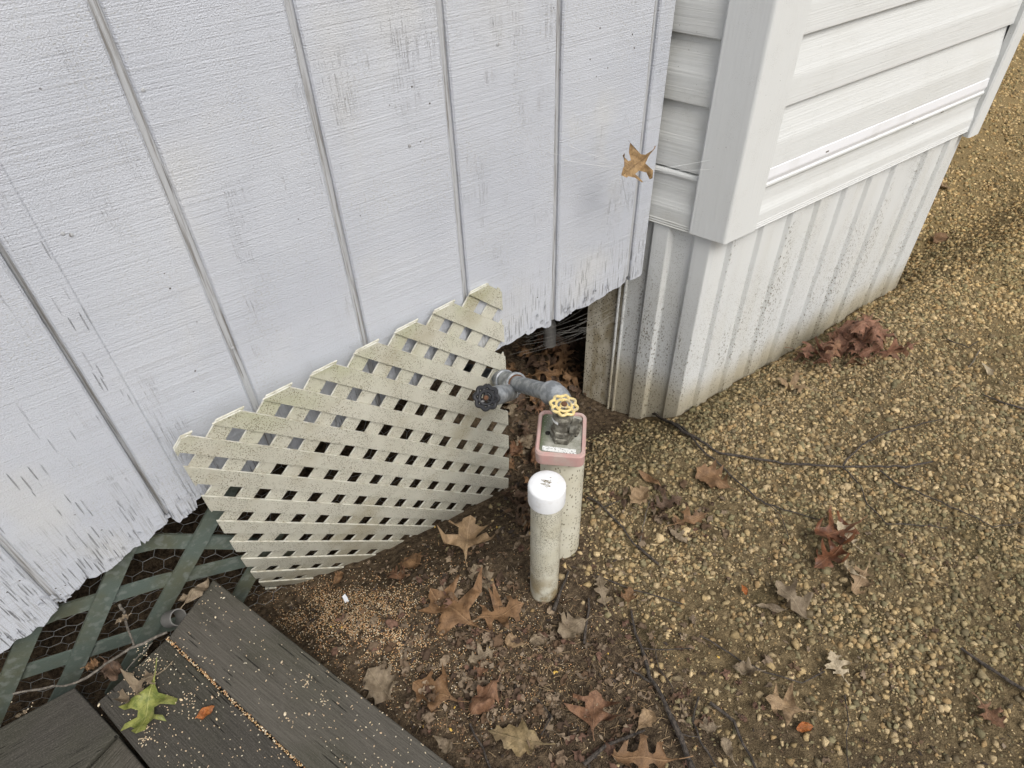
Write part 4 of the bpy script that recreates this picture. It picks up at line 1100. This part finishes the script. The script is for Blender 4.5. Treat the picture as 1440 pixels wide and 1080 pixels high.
# dry pine-needle straw
st = MB()
for _ in range(700):
    cx, cy = random.choice([(790, 930), (760, 900), (850, 960), (800, 990), (700, 930), (930, 1000), (640, 1000), (830, 900)])
    px, py = random.gauss(cx, 55), random.gauss(cy, 40)
    if (py-815)-(px-300)*0.78 > -10 or not below(px, py): continue
    A = on_g(px, py); a = random.uniform(0, 6.28); L_ = random.uniform(0.006, 0.022)
    B_ = A+np.array([math.cos(a), math.sin(a), 0])*L_; B_[2] = gz(B_[0], B_[1])
    st.tube([A+np.array([0, 0, .002]), (A+B_)/2+np.array([0, 0, .002+.12*L_]), B_+np.array([0, 0, .003])], 0.00045, 3, cap=False)
q = NT('straw', 0.8); q.color(q.mix(q.noise(30), (0.20, 0.13, 0.07), (0.38, 0.28, 0.16)))
tag(st.obj('dry_straw', q.m, loc=(0.45, -0.55, 0)), 'thin dry straw and needles on the soil in front of the pipes', 'straw', kind='stuff')

# ------------------------------------------------------------------ leaves
OUT = {
 'pin': [(0.0, .008), (.13, .02), (.20, .05), (.235, .20), (.215, .27), (.30, .24), (.335, .10), (.38, .065), (.44, .10), (.47, .28), (.43, .41), (.50, .37), (.565, .43), (.60, .25), (.615, .12), (.67, .085), (.73, .13), (.74, .25), (.80, .22), (.83, .12), (.88, .10), (.905, .14), (.93, .06), (1, 0)],
 'broad': [(0, .01), (.08, .05), (.16, .16), (.20, .28), (.26, .25), (.30, .20), (.37, .33), (.44, .42), (.48, .34), (.52, .25), (.60, .33), (.68, .36), (.70, .24), (.76, .17), (.82, .22), (.86, .19), (.90, .09), (1, 0)],
 'three': [(0, .008), (.16, .03), (.27, .10), (.36, .34), (.42, .50), (.47, .40), (.50, .24), (.56, .13), (.66, .15), (.74, .33), (.80, .36), (.79, .18), (.84, .10), (.92, .09), (1, 0)],
 'oval': [(0, .01), (.1, .08), (.25, .19), (.45, .25), (.62, .23), (.78, .15), (.9, .07), (1, 0)],
 'fan': [(0, .01), (.15, .05), (.35, .14), (.5, .24), (.62, .22), (.72, .34), (.80, .26), (.86, .28), (.92, .14), (.95, .18), (1, 0.02)],
 'round': [(0, .05), (.08, .25), (.25, .40), (.45, .46), (.65, .42), (.85, .28), (.95, .15), (1, 0)],
}
FR_ = []
def leaf_mesh(kind, L_, wid, bend, roll, wob, twist, seed):
    rs = random.Random(seed)
    h = OUT[kind]
    j = lambda: rs.uniform(-.018, .018)
    up = [(x+(j() if 0 < i < len(h)-1 else 0), max(0.004, y*rs.uniform(.82, 1.15))) for i, (x, y) in enumerate(h[:-1])]
    dn_ = [(x+(j() if 0 < i < len(h)-1 else 0), -max(0.004, y*rs.uniform(.82, 1.15))) for i, (x, y) in enumerate(h[:-1])]
    ol = up+[(1.0, 0.0)]+dn_[::-1]
    ol = [(x, y*wid) for x, y in ol]
    n = len(ol)
    pts = [Vector((x, y)) for x, y in ol]
    poly = np.array(ol)
    def inside(x, y):
        c = False; jn = n-1
        for i in range(n):
            if ((poly[i, 1] > y) != (poly[jn, 1] > y)) and x < (poly[jn, 0]-poly[i, 0])*(y-poly[i, 1])/(poly[jn, 1]-poly[i, 1]+1e-12)+poly[i, 0]: c = not c
            jn = i
        return c
    for gx_ in np.arange(0.04, 1, 0.062):
        pts.append(Vector((gx_, 0.0)))
        for gy_ in np.arange(0.06, 0.5, 0.062):
            for s_ in (1, -1):
                if inside(gx_, s_*gy_): pts.append(Vector((gx_, s_*gy_)))
    vo, eo, fo, _, _, _ = geometry.delaunay_2d_cdt(pts, [(i, (i+1) % n) for i in range(n)], [list(range(n))], 1, 1e-5)
    V = []; uv = []
    ph = [rs.uniform(0, 6.28) for _ in range(6)]
    for p in vo:
        x, y = p.x, p.y
        uv.append((x, y))
        kx = bend; a = (x-0.45)*kx
        rl = roll*(0.6+0.8*x)
        yy = math.sin(rl*y)/rl if abs(rl) > 1e-3 else y
        zz = (1-math.cos(rl*y))/rl if abs(rl) > 1e-3 else 0
        w = wob*(math.sin(9*x+ph[0])*math.sin(8*y+ph[1])*0.05+0.05*math.sin(17*x+ph[2]+9*y)*abs(y)*2+0.06*math.sin(14*y+ph[3])*abs(y)*2)
        zz += w
        tw = twist*(x-.5); yy, zz = yy*math.cos(tw)-zz*math.sin(tw), yy*math.sin(tw)+zz*math.cos(tw)
        if abs(kx) > 1e-3: X = math.sin(a)/kx+0.45; Z = (1-math.cos(a))/kx
        else: X = x; Z = 0
        X -= math.sin(a)*zz; Z += math.cos(a)*zz
        V.append((X*L_, yy*L_, Z*L_))
    zc = np.percentile([v[2] for v in V], 12)
    V = [(v[0], v[1], v[2]-zc) for v in V]
    return V, [list(f) for f in fo], uv
def make_leaf(kind, L_, mat, wid=1.0, bend=0.3, roll=0.8, wob=0.6, twist=0.2, seed=0, name='oak_leaf', stem=0.18):
    V, F, uv = leaf_mesh(kind, L_, wid, bend*2.0, roll*1.8, wob*2.6, twist*2.5*random.choice((-1, 1)), seed)
    me = bpy.data.meshes.new(name); me.from_pydata(V, [], F); me.materials.append(mat)
    ul = me.uv_layers.new(name='UVMap'); li = np.zeros(len(me.loops), int); me.loops.foreach_get('vertex_index', li)
    ul.data.foreach_set('uv', np.array(uv)[li].ravel()); me.polygons.foreach_set('use_smooth', [True]*len(me.polygons)); me.update()
    o = link(name, me)
    if stem > 0:
        b0 = Vector(min(V, key=lambda v: uv[V.index(v)][0]+abs(uv[V.index(v)][1]))) if len(V) < 4000 else Vector(V[0])
        b = MB(); b.tube([b0+Vector((0.02*L_, 0, 0)), b0-Vector((stem*0.5*L_, 0.02*L_, -0.01*L_)), b0-Vector((stem*L_, 0.05*L_, 0.0))], [0.0009, 0.0008, 0.0011], 5)
        sm = bpy.data.meshes.new('stem'); sm.from_pydata(b.v, [], b.f); sm.materials.append(mat)
        s_ = link('stem', sm, o)
    return o
SEED = [100]
def leaf(base, tip, kind, colr, label, plane=None, lift=0.004, cat='leaf', group=None, tilt=(0, 0), stem=0.18, name='oak_leaf', **k):
    if plane is None: A, B_ = on_g(*base), on_g(*tip)
    else: A, B_ = on_z(*base, plane), on_z(*tip, plane)
    d = B_-A; L_ = np.linalg.norm(d)
    L_ = 0.86*min(L_, 1.35*math.hypot(tip[0]-base[0], tip[1]-base[1])*float((A-CAM)@AX_F)/FOC)
    SEED[0] += 1
    o = make_leaf(kind, L_, LM[colr], seed=k.pop('seed', SEED[0]), stem=stem, name=name, **k)
    yaw = math.atan2(d[1], d[0]); el = math.atan2(d[2], math.hypot(d[0], d[1]))
    if plane is None and base[0] > 840: lift += 0.005
    o.location = A+np.array([0, 0, lift])
    o.rotation_euler = (Matrix.Rotation(yaw, 3, 'Z') @ Matrix.Rotation(-el+math.radians(tilt[1]), 3, 'Y') @ Matrix.Rotation(math.radians(tilt[0]), 3, 'X')).to_euler()
    tag(o, label, cat, group); return o
DL = DZ+0.002
leaf((222, 955), (196, 1056), 'three', 'green', 'yellow-green oak leaf lying on the deck boards', DL, 0.006, wid=1.15, bend=0.25, roll=-0.5, wob=0.5, stem=0.32)
leaf((277, 1012), (309, 992), 'oval', 'orange', 'small bright orange oval leaf on the deck board', DL, 0.003, wid=1.3, roll=1.2, bend=0.5, stem=0.05, name='leaf')
leaf((552, 988), (514, 938), 'broad', 'grey', 'dull grey-brown leaf touching the right edge of the deck board', wid=1.25, roll=0.5, stem=0.02, name='leaf', lift=0.008)
leaf((646, 990), (566, 962), 'three', 'brown', 'orange-brown curled lobed leaf with birdseed in its curl next to the deck edge', wid=1.35, roll=1.6, bend=0.7, lift=0.008)
leaf((700, 968), (655, 1020), 'broad', 'red', 'folded reddish-brown leaf just above the yellow-brown leaf', wid=1.1, roll=-2.2, wob=1.2, bend=-.4, lift=0.012)
leaf((673, 964), (681, 922), 'pin', 'red', 'small reddish leaf lying just above the folded reddish-brown leaf', wid=0.9, roll=2.0, stem=0.05)
leaf((766, 1052), (674, 1030), 'broad', 'yellow', 'flat yellow-brown leaf with a dark midrib at the bottom of the photo', wid=0.7, roll=0.5, bend=0.2, lift=0.010)
leaf((672, 888), (596, 832), 'three', 'brown', 'large brown oak leaf with wide-spread lobes left of the capped pipe foot', wid=1.35, roll=0.6, bend=0.4, lift=0.012)
leaf((665, 880), (750, 852), 'pin', 'brown', 'broad brown leaf overlapping the large spread oak leaf, nearest the capped pipe', wid=1.1, roll=0.9, bend=0.3, lift=0.010)
leaf((655, 795), (668, 728), 'three', 'tan', 'tan oak leaf propped up against the lower right corner of the cream lattice', wid=1.3, roll=0.9, lift=0.02, tilt=(5, -18))
leaf((688, 835), (664, 792), 'broad', 'grey', 'grey-brown leaf just below the propped tan leaf', wid=0.9, roll=1.3)
leaf((825, 876), (775, 898), 'broad', 'grey', 'flat grey leaf crossed by a short dark stick right of the capped pipe', wid=1.2, roll=0.7, lift=0.008)
leaf((738, 908), (705, 902), 'fan', 'tan', 'small tan leaf fragment with two points below the capped pipe', wid=1.5, roll=1.0, stem=0.05)
leaf((775, 900), (740, 905), 'fan', 'grey', 'small curled grey leaf fragment right of the two-pointed fragment', wid=1.4, roll=1.8, stem=0.1)
leaf((700, 915), (650, 935), 'pin', 'grey', 'narrow greyish leaf with slender lobes between the brown and the reddish leaves', wid=0.9, roll=1.5)
leaf((832, 1036), (838, 966), 'three', 'red', 'reddish-brown three-pointed leaf with yellow seeds on it at bottom centre', wid=1.75, roll=0.6, bend=0.45, lift=0.010)
leaf((1130, 1008), (1062, 985), 'three', 'tan', 'flat tan pointed oak leaf at lower right centre with an orange chip beside it', wid=1.1, roll=0.6, bend=0.4, lift=0.010)
leaf((1184, 962), (1160, 914), 'pin', 'pale', 'pale bleached oak leaf at the end of a thin twig, lower right', wid=1.3, roll=0.7, bend=0.3, lift=0.010)
leaf((1068, 950), (1020, 942), 'broad', 'grey', 'crumpled pale brown leaf with small pebbles left of the pale bleached leaf', wid=0.9, roll=1.6, wob=1.4)
leaf((1008, 1025), (976, 1025), 'broad', 'grey', 'small grey-brown leaf left of a thin bent twig near the bottom', wid=1.2, roll=0.9)
leaf((1030, 1075), (1012, 1035), 'fan', 'grey', 'grey leaf fragment at the bottom edge right of the bent twig', wid=1.0, roll=1.2)
leaf((955, 1075), (840, 1068), 'pin', 'brown', 'large brown leaf cut by the bottom edge beside the thick dark branch', wid=0.8, roll=1.2, bend=0.5, lift=0.012)
leaf((895, 1030), (922, 1000), 'fan', 'tan', 'tan leaf fragment above the large brown leaf at the bottom', wid=1.2, roll=1.0)
leaf((1370, 985), (1412, 1038), 'pin', 'red', 'pinkish brown leaf lying alone at the lower right corner', wid=1.2, roll=0.8, bend=0.3, lift=0.006)
leaf((1205, 745), (1125, 772), 'pin', 'rust', 'dark rust red curled leaf on top of the mixed leaf cluster on the gravel', wid=1.2, roll=1.8, bend=0.5, lift=0.018)
leaf((1200, 782), (1165, 738), 'pin', 'pale', 'pale curled lobed leaf in the mixed leaf cluster on the gravel', wid=1.0, roll=2.2, bend=0.6, lift=0.018)
leaf((1185, 770), (1135, 812), 'pin', 'rust', 'rust brown leaf in the middle of the mixed leaf cluster on the gravel', wid=1.1, roll=2.0, lift=0.010)
leaf((1205, 820), (1170, 790), 'fan', 'pale', 'pale leaf curled into a ring under the mixed leaf cluster on the gravel', wid=1.0, roll=3.6, bend=1.2, lift=0.012)
leaf((1218, 800), (1190, 850), 'pin', 'tan', 'tan leaf at the foot of the mixed leaf cluster on the gravel', wid=0.9, roll=1.7, lift=0.008)
leaf((1140, 882), (1080, 815), 'three', 'grey', 'long grey-brown curled oak leaf on the gravel left below the mixed cluster', wid=1.0, roll=1.9, lift=0.010)
leaf((1102, 862), (1054, 854), 'oval', 'grey', 'narrow rolled grey leaf beside the long grey-brown curled leaf', wid=0.8, roll=3.0, stem=0.05)
leaf((1048, 842), (1040, 824), 'oval', 'orange', 'tiny orange leaf chip standing in the gravel', wid=1.1, roll=2.0, stem=0.0, name='leaf', lift=0.008)
leaf((1117, 1028), (1146, 1024), 'oval', 'orange', 'small orange leaf chip beside the flat tan pointed leaf', wid=1.3, roll=1.5, stem=0.0, name='leaf')
leaf((1025, 690), (968, 660), 'broad', 'brown', 'brown leaf lying flat on gravel between the two forks of the long twig', wid=1.2, roll=0.8)
leaf((885, 715), (915, 690), 'broad', 'tan', 'pinkish tan leaf at the left of the leaf cluster right of the red cap', wid=1.2, roll=1.2, lift=0.012)
leaf((940, 745), (1000, 728), 'pin', 'brown', 'brown pointed leaf at the right of the leaf cluster right of the red cap', wid=0.8, roll=1.6, lift=0.010)
leaf((915, 720), (965, 705), 'pin', 'dark', 'dark curled leaf in the middle of the leaf cluster right of the red cap', wid=1.0, roll=1.8, lift=0.010)
leaf((970, 770), (935, 745), 'pin', 'grey', 'grey shrivelled leaf at the bottom of the leaf cluster right of the red cap', wid=1.0, roll=2.0)
leaf((895, 667), (935, 695), 'oval', 'brown', 'narrow brown rolled leaf above the leaf cluster right of the red cap', wid=0.5, roll=3.0, stem=0.0)
leaf((852, 862), (840, 808), 'pin', 'grey', 'grey folded leaf standing on edge right of the capped pipe', wid=0.9, roll=2.2, lift=0.008)
leaf((882, 856), (886, 826), 'three', 'brown', 'brown leaf hanging on the end of the thick dark branch', wid=1.5, roll=1.4, lift=0.008)
leaf((1140, 556), (1080, 540), 'pin', 'tan', 'tan lobed leaf on gravel close to the ribbed skirting', wid=1.0, roll=1.6, lift=0.008)
leaf((1394, 533), (1376, 512), 'oval', 'pale', 'small pale shredded leaf on the gravel far right', wid=0.8, roll=1.8, stem=0.0)
leaf((1335, 268), (1312, 262), 'broad', 'tan', 'small tan leaf on the far gravel past the skirting', wid=1.2, roll=1.2, stem=0.0)
leaf((1310, 345), (1335, 330), 'broad', 'brown', 'small brown leaf on the far gravel nearer the skirting corner', wid=1.0, roll=1.2, stem=0.0)
leaf((468, 826), (486, 805), 'fan', 'brown', 'small brown leaf tucked under the bottom edge of the cream lattice', wid=1.2, roll=1.6, lift=0.006)
leaf((590, 800), (552, 775), 'broad', 'brown', 'broad brown leaf in front of the lower edge of the cream lattice', wid=1.0, roll=1.0, lift=0.008)
leaf((575, 815), (530, 806), 'pin', 'red', 'reddish curled leaf below the broad brown leaf by the lattice', wid=1.0, roll=2.0, lift=0.006)
leaf((610, 1035), (640, 1062), 'fan', 'grey', 'grey leaf fragment touching the deck edge near the bottom', wid=1.0, roll=0.6, stem=0.0)
# heap against the skirting
hp = 'reddish oak leaf in the heap against the ribbed skirting'
for i in range(30):
    cx, cy = random.gauss(1197, 22), random.gauss(502, 17)
    if i >= 25: cx, cy = random.choice([(1140, 510), (1150, 518), (1265, 490), (1250, 500), (1235, 530)])
    a = random.uniform(0, 6.28); l_ = random.uniform(44, 66)
    leaf((cx-math.cos(a)*l_/2, cy-math.sin(a)*l_*0.35), (cx+math.cos(a)*l_/2, cy+math.sin(a)*l_*0.35), 'pin', random.choice(['heap', 'heap', 'heap', 'red']), hp, lift=0.006+0.0026*(i if i < 25 else 2), group='reddish leaves heaped against the skirting', wid=random.uniform(.8, 1.1), roll=random.choice([-1, 1])*random.uniform(1.0, 2.6), bend=random.uniform(-.6, 1), tilt=(random.gauss(0, 22), random.gauss(0, 14)))
# drift behind the lattice and in the crawlspace
for i in range(34):
    cx, cy = random.uniform(712, 768), random.uniform(560, 740)
    if cy > 690: cx = random.uniform(722, 750)
    a = random.uniform(0, 6.28); l_ = random.uniform(26, 46)
    leaf((cx-math.cos(a)*l_/2, cy-math.sin(a)*l_*0.4), (cx+math.cos(a)*l_/2, cy+math.sin(a)*l_*0.4), random.choice(['pin', 'pin', 'broad']), random.choice(['dark', 'brown', 'dark', 'red', 'grey']), 'dead brown leaf in the drift between the cream lattice and the well casing', lift=0.003+0.0012*(i % 14), group='leaves drifted between lattice and well', wid=random.uniform(.8, 1.1), roll=random.choice([-1, 1])*random.uniform(.8, 2.4), bend=random.uniform(-.4, .9), tilt=(random.gauss(0, 18), random.gauss(0, 12)))
for i in range(24):
    cx, cy = random.uniform(715, 815), random.uniform(488, 560)
    a = random.uniform(0, 6.28); l_ = random.uniform(36, 62)
    leaf((cx-math.cos(a)*l_/2, cy-math.sin(a)*l_*0.3), (cx+math.cos(a)*l_/2, cy+math.sin(a)*l_*0.3), 'pin', random.choice(['brown', 'brown', 'dark', 'red']), 'brown leaf blown into the dark gap under the painted wall', lift=0.004+0.0014*i, group='leaves blown into the crawlspace', wid=random.uniform(.9, 1.2), roll=random.choice([-1, 1])*random.uniform(.5, 1.8), tilt=(random.gauss(0, 15), random.gauss(0, 10)))
# shredded dead leaves between deck boards and green lattice
for (bs, tp_, kd, cl_, lb, lf) in [((232, 945), (152, 1006), 'pin', 'grey', 'shredded dead leaf lying over the notch between the deck boards', DZ), ((150, 930), (175, 965), 'broad', 'dark', 'dark dead leaf in the notch between the deck boards', 0.04), ((120, 940), (150, 935), 'broad', 'brown', 'brown dead leaf at the foot of the green lattice by the deck', 0.03), ((185, 868), (160, 880), 'broad', 'grey', 'small grey leaf caught on the upright grey twig by the green lattice', 0.09), ((270, 838), (248, 850), 'broad', 'grey', 'rounded grey leaf wedged behind the corner of the deck board', 0.075), ((262, 850), (305, 812), 'oval', 'grey', 'long grey-green leaf wedged behind the corner of the deck board', 0.075), ((40, 1000), (20, 1012), 'oval', 'grey', 'grey dead leaf behind the left deck board', 0.05)]:
    leaf(bs, tp_, kd, cl_, lb, lf, 0.003, wid=0.9, roll=1.6, wob=1.2)
# small torn pieces of leaf between the whole ones: joined litter
fv = []; ft = []; fc = []; fn = 0
fpal = [(0.17, 0.12, 0.08), (0.12, 0.075, 0.045), (0.22, 0.165, 0.115), (0.085, 0.055, 0.038), (0.15, 0.085, 0.06), (0.27, 0.205, 0.14)]
protos = [leaf_mesh(random.choice(['pin', 'broad', 'fan', 'three']), 1.0, random.uniform(.8, 1.2), random.uniform(-1, 2.5), random.uniform(-4, 4), 2.5, random.uniform(-1, 1), 900+i) for i in range(14)]
def frag(n_, cx, cy, sx, sy, lo, hi):
    global fn
    for _ in range(n_):
        px, py = random.gauss(cx, sx), random.gauss(cy, sy)
        if (py-815)-(px-300)*0.78 > -12 or not below(px, py) or not (360 < px < 1430): continue
        P = on_g(px, py); V, F, _u = random.choice(protos); V = np.array(V)*random.uniform(lo, hi)
        Mx = np.array((Matrix.Rotation(random.uniform(0, 6.28), 3, 'Z') @ Matrix.Rotation(random.gauss(0, .4), 3, 'X') @ Matrix.Rotation(random.gauss(0, .3), 3, 'Y')))
        V = V@Mx.T+P+np.array([0, 0, 0.004]); keep = [f for f in F if len(f) == 3]
        fv.append(V); ft.append(np.array(keep)+fn); fn += len(V)
        c = np.array(random.choice(fpal))*random.uniform(.7, 1.3); fc.append(np.repeat(c[None], len(V), 0))
for a in ((170, 640, 900, 95, 75, .008, .034), (170, 760, 960, 90, 60, .010, .032), (80, 900, 960, 110, 70, .010, .030), (60, 640, 790, 60, 35, .012, .036), (60, 930, 720, 45, 35, .012, .034), (30, 1100, 930, 130, 80, .008, .022), (40, 1180, 800, 120, 90, .008, .02), (30, 740, 640, 14, 60, .014, .03), (25, 600, 1000, 60, 40, .012, .03), (16, 1330, 520, 80, 80, .008, .02)): frag(*a)
o = bulk('leaf_fragments', np.concatenate(fv), np.concatenate(ft), M_LITTER, np.concatenate(fc), loc=(0.5, -0.5, 0))
tag(o, 'torn curled scraps of dead leaf between the whole leaves on the soil', 'leaf scraps', kind='stuff')
# leaf hanging in the spider web
hb = on_y(916, 214, -0.12); ht = on_y(874, 247, -0.12)
d = ht-hb; hl_ = np.linalg.norm(d)
o = make_leaf('three', hl_*1.05, LM['brown'], wid=1.3, bend=0.5, roll=0.9, wob=0.5, seed=31, stem=0.12)
o.data.materials.clear(); o.data.materials.append(m_leaf('golden leaf', (0.22, 0.135, 0.06), (0.32, 0.21, 0.10), (0.16, 0.1, 0.05), 0.0))
X_ = Vector(d).normalized(); Zn = (Vector(CAM)-Vector(hb)).normalized(); Zn = (Zn-X_*Zn.dot(X_)).normalized(); Yn = Zn.cross(X_)
o.matrix_world = Matrix((( X_.x, Yn.x, Zn.x, hb[0]), (X_.y, Yn.y, Zn.y, hb[1]), (X_.z, Yn.z, Zn.z, hb[2]), (0, 0, 0, 1)))
tag(o, 'golden brown oak leaf hanging in a spider web by the corner post', 'leaf')

# ------------------------------------------------------------------ twigs
def twig(px, r0, r1, label, mat=M_TWIG, branches=(), lift=0.006, plane=None, name='twig', group=None):
    def pathp(pp, ra, rb, n0):
        P = [on_g(*p) if plane is None else on_z(*p, plane) for p in pp]
        out = []; R = []
        tot = len(P)-1
        for i in range(tot):
            k_ = max(2, int(np.linalg.norm(P[i+1]-P[i])/0.018))
            for j_ in range(k_):
                t = j_/k_; p = P[i]*(1-t)+P[i+1]*t
                out.append(p)
        out.append(P[-1]); m_ = len(out)
        res = []
        for i, p in enumerate(out):
            rr_ = ra+(rb-ra)*i/(m_-1); R.append(rr_*random.uniform(.85, 1.2))
            zz = max(p[2], float(gz(p[0], p[1]))) if plane is None else p[2]
            res.append((p[0]+random.gauss(0, .0012), p[1]+random.gauss(0, .0012), zz+lift+rr_+abs(random.gauss(0, .002))))
        return res, R
    pth, R = pathp(px, r0, r1, 0)
    b = MB(); b.tube(pth, R, 7); o = b.obj(name, mat, None, True, loc=pth[0]); tag(o, label, 'twig', group)
    for br, ra, rb in branches:
        pth, R = pathp(br, ra, rb, 0); b = MB(); b.tube(pth, R, 6); b.obj('branch', mat, o, True)
    return o
twig([(918, 585), (960, 612), (1010, 641), (1100, 655), (1190, 660), (1270, 661), (1310, 652)], 0.0042, 0.0022, 'long dark forked twig lying across the gravel from the skirting corner', branches=[
    ([(935, 595), (985, 636), (1020, 665), (1062, 703), (1075, 712), (1110, 722), (1155, 735)], 0.0036, 0.0012), ([(1062, 703), (1095, 725), (1108, 762)], 0.0014, 0.0008), ([(1183, 657), (1205, 633), (1240, 613), (1325, 592)], 0.0026, 0.0012), ([(1183, 660), (1207, 685), (1218, 712), (1245, 740), (1330, 745)], 0.002, 0.001), ([(1235, 665), (1262, 685), (1310, 705), (1345, 720), (1395, 744), (1440, 736)], 0.002, 0.001)])
twig([(887, 862), (894, 895), (905, 925), (913, 955), (938, 1000), (955, 1040), (972, 1085)], 0.0026, 0.0056, 'thick dark branch rising from the bottom edge towards the capped pipe', branches=[([(905, 915), (935, 917), (972, 914)], 0.0014, 0.001), ([(885, 946), (900, 953), (914, 962)], 0.002, 0.002), ([(920, 918), (927, 945), (945, 970)], 0.001, 0.0008), ([(955, 1035), (985, 1040)], 0.0016, 0.001)])
twig([(829, 845), (826, 878), (820, 908)], 0.002, 0.003, 'short dark stick standing over the flat grey leaf right of the capped pipe')
twig([(984, 896), (1040, 932), (1075, 948), (1125, 962), (1158, 948)], 0.0018, 0.0012, 'thin dark twig ending at the pale bleached leaf')
twig([(997, 990), (1030, 1018), (1045, 1050), (1062, 1085)], 0.003, 0.002, 'crooked grey-brown twig near the bottom right of the thick branch')
twig([(980, 983), (973, 1015), (985, 1045), (1005, 1080)], 0.0022, 0.0016, 'thin hooked twig between the thick branch and the crooked twig')
twig([(1348, 915), (1385, 942), (1445, 978)], 0.003, 0.0036, 'straight dark stick at the right edge above the pinkish leaf')
twig([(1186, 980), (1192, 1020), (1188, 1050), (1192, 1085)], 0.0012, 0.001, 'very thin dark twig hanging down to the bottom edge at lower right')
twig([(1380, 558), (1410, 570), (1450, 583)], 0.002, 0.003, 'short dark stick cut by the right edge of the photo')
twig([(825, 702), (850, 718), (865, 735), (890, 768), (925, 796)], 0.0022, 0.0024, 'thin dark twig running down right of the well casing', branches=[([(850, 716), (870, 708)], 0.0016, 0.001)])
twig([(912, 708), (905, 735), (900, 765)], 0.0013, 0.001, 'small grey twig crossing the leaf cluster right of the red cap', M_TWIG_G)
twig([(800, 806), (790, 832), (778, 862)], 0.002, 0.004, 'dark stick leaning at the foot of the capped pipe')
twig([(838, 812), (890, 832), (958, 852)], 0.0016, 0.0012, 'slim dark twig pointing right below the well casing')
twig([(820, 1078), (850, 1052), (880, 1040), (905, 1030)], 0.004, 0.002, 'dark branch stub under the tan leaf fragment at the bottom')
twig([(762, 1035), (775, 1010), (755, 985)], 0.0012, 0.0016, 'short dark twig by the yellow-brown leaf')
twig([(660, 1020), (680, 1055), (690, 1085)], 0.002, 0.002, 'dark twig left of the yellow-brown leaf at the bottom edge')
twig([(1376, 495), (1360, 520)], 0.0016, 0.001, 'small grey twig on the gravel far right', M_TWIG_G)
twig([(1330, 480), (1360, 492), (1375, 482)], 0.0016, 0.001, 'short dark twig with pale bits on the gravel far right')
twig([(20, 976), (60, 969), (108, 962), (150, 935), (185, 914), (236, 890)], 0.0018, 0.0026, 'pale grey twig lying along the end of the deck boards', M_TWIG_G, plane=0.088, lift=0.0, branches=[([(190, 908), (182, 890), (175, 862), (170, 854)], 0.002, 0.003), ([(215, 905), (195, 925), (175, 945)], 0.001, 0.0008)])

# ------------------------------------------------------------------ web, chip, hose end
WEB = MB()
A0 = on_y(770, 214, -0.005); 
def thread(a, b_, sag=0.01, r=0.00032):
    a, b_ = np.array(a), np.array(b_); WEB.tube([a, (a*3+b_)/4-np.array([0, 0, sag*.75]), (a+b_)/2-np.array([0, 0, sag]), (a+3*b_)/4-np.array([0, 0, sag*.75]), b_], r, 3, cap=False)
mid = on_y(905, 238, -0.12)
for (x, y) in ((770, 214), (790, 224), (800, 205), (845, 235), (880, 160)): thread(on_y(x, y, -0.001), mid, 0.004)
for (x, y) in ((1000, 238), (985, 248), (998, 225)): thread(mid, on_ret(x, y, -0.001), 0.003)
thread(mid, hb, 0.0); thread(mid, ht, 0.0); thread(on_y(885, 300, -.001), ht, 0.002); thread(on_ret(960, 232, 0.012), mid, 0.004)
tag(WEB.obj('spider_web', M_SILK, loc=tuple(mid)), 'fine pale spider web threads stretched from the wall to the corner post', 'web')
WEB = MB()
for i in range(20):
    a = on_ret(random.uniform(862, 892), random.uniform(395, 450), SKI-0.012)
    b_ = on_y(random.uniform(770, 860), 0, 0.0); xx = random.uniform(0.62, 0.98)
    b_ = np.array([xx, random.uniform(0.0, 0.06), float(np.interp(xx, bx, bz))-random.uniform(0.0, 0.10)])
    thread(a, b_, random.uniform(0.0, 0.03), 0.0002)
tag(WEB.obj('cobweb', M_DUSTWEB, loc=(0.9, 0, 0.3)), 'dusty grey cobwebs hanging in the gap between wall and skirting', 'web')
P = on_g(487, 845); V = []
for (a, c_) in ((-.006, -.011), (.004, -.013), (.006, .002), (.005, .012), (-.004, .011), (-.005, 0)):
    V.append((P[0]+a*.9-c_*.0, P[1]+c_*1.15, P[2]+0.006+0.002*random.random()))
V += [(x, y, z_-0.0012) for x, y, z_ in V]; n = 6
mesh('paint_chip', V, [tuple(range(6)), tuple(range(11, 5, -1))]+[(i, (i+1) % 6, (i+1) % 6+6, i+6) for i in range(6)], M_CHIP)
tag(bpy.data.objects['paint_chip'], 'small white paint chip lying on seed-covered soil by the lattice', 'paint chip')
HE = MB(); hc = on_z(246, 869, 0.045); hd = Vector((0.75, 0.25, 0.35)).normalized()
HE.lathe([(0.0165, -0.03), (0.0178, -0.024), (0.0165, -0.018), (0.0178, -0.012), (0.0165, -0.006), (0.0178, 0.0), (0.0165, 0.006), (0.0178, 0.012), (0.0172, 0.015), (0.0150, 0.015), (0.0148, -0.03)], hc, Vector((0.45, -0.55, 0.55)), 28)
HE.f = HE.f[:-2]
tag(HE.obj('hose_end', M_HOSE, None, True, loc=tuple(hc)), 'ribbed grey plastic hose end wedged behind the deck corner', 'hose')
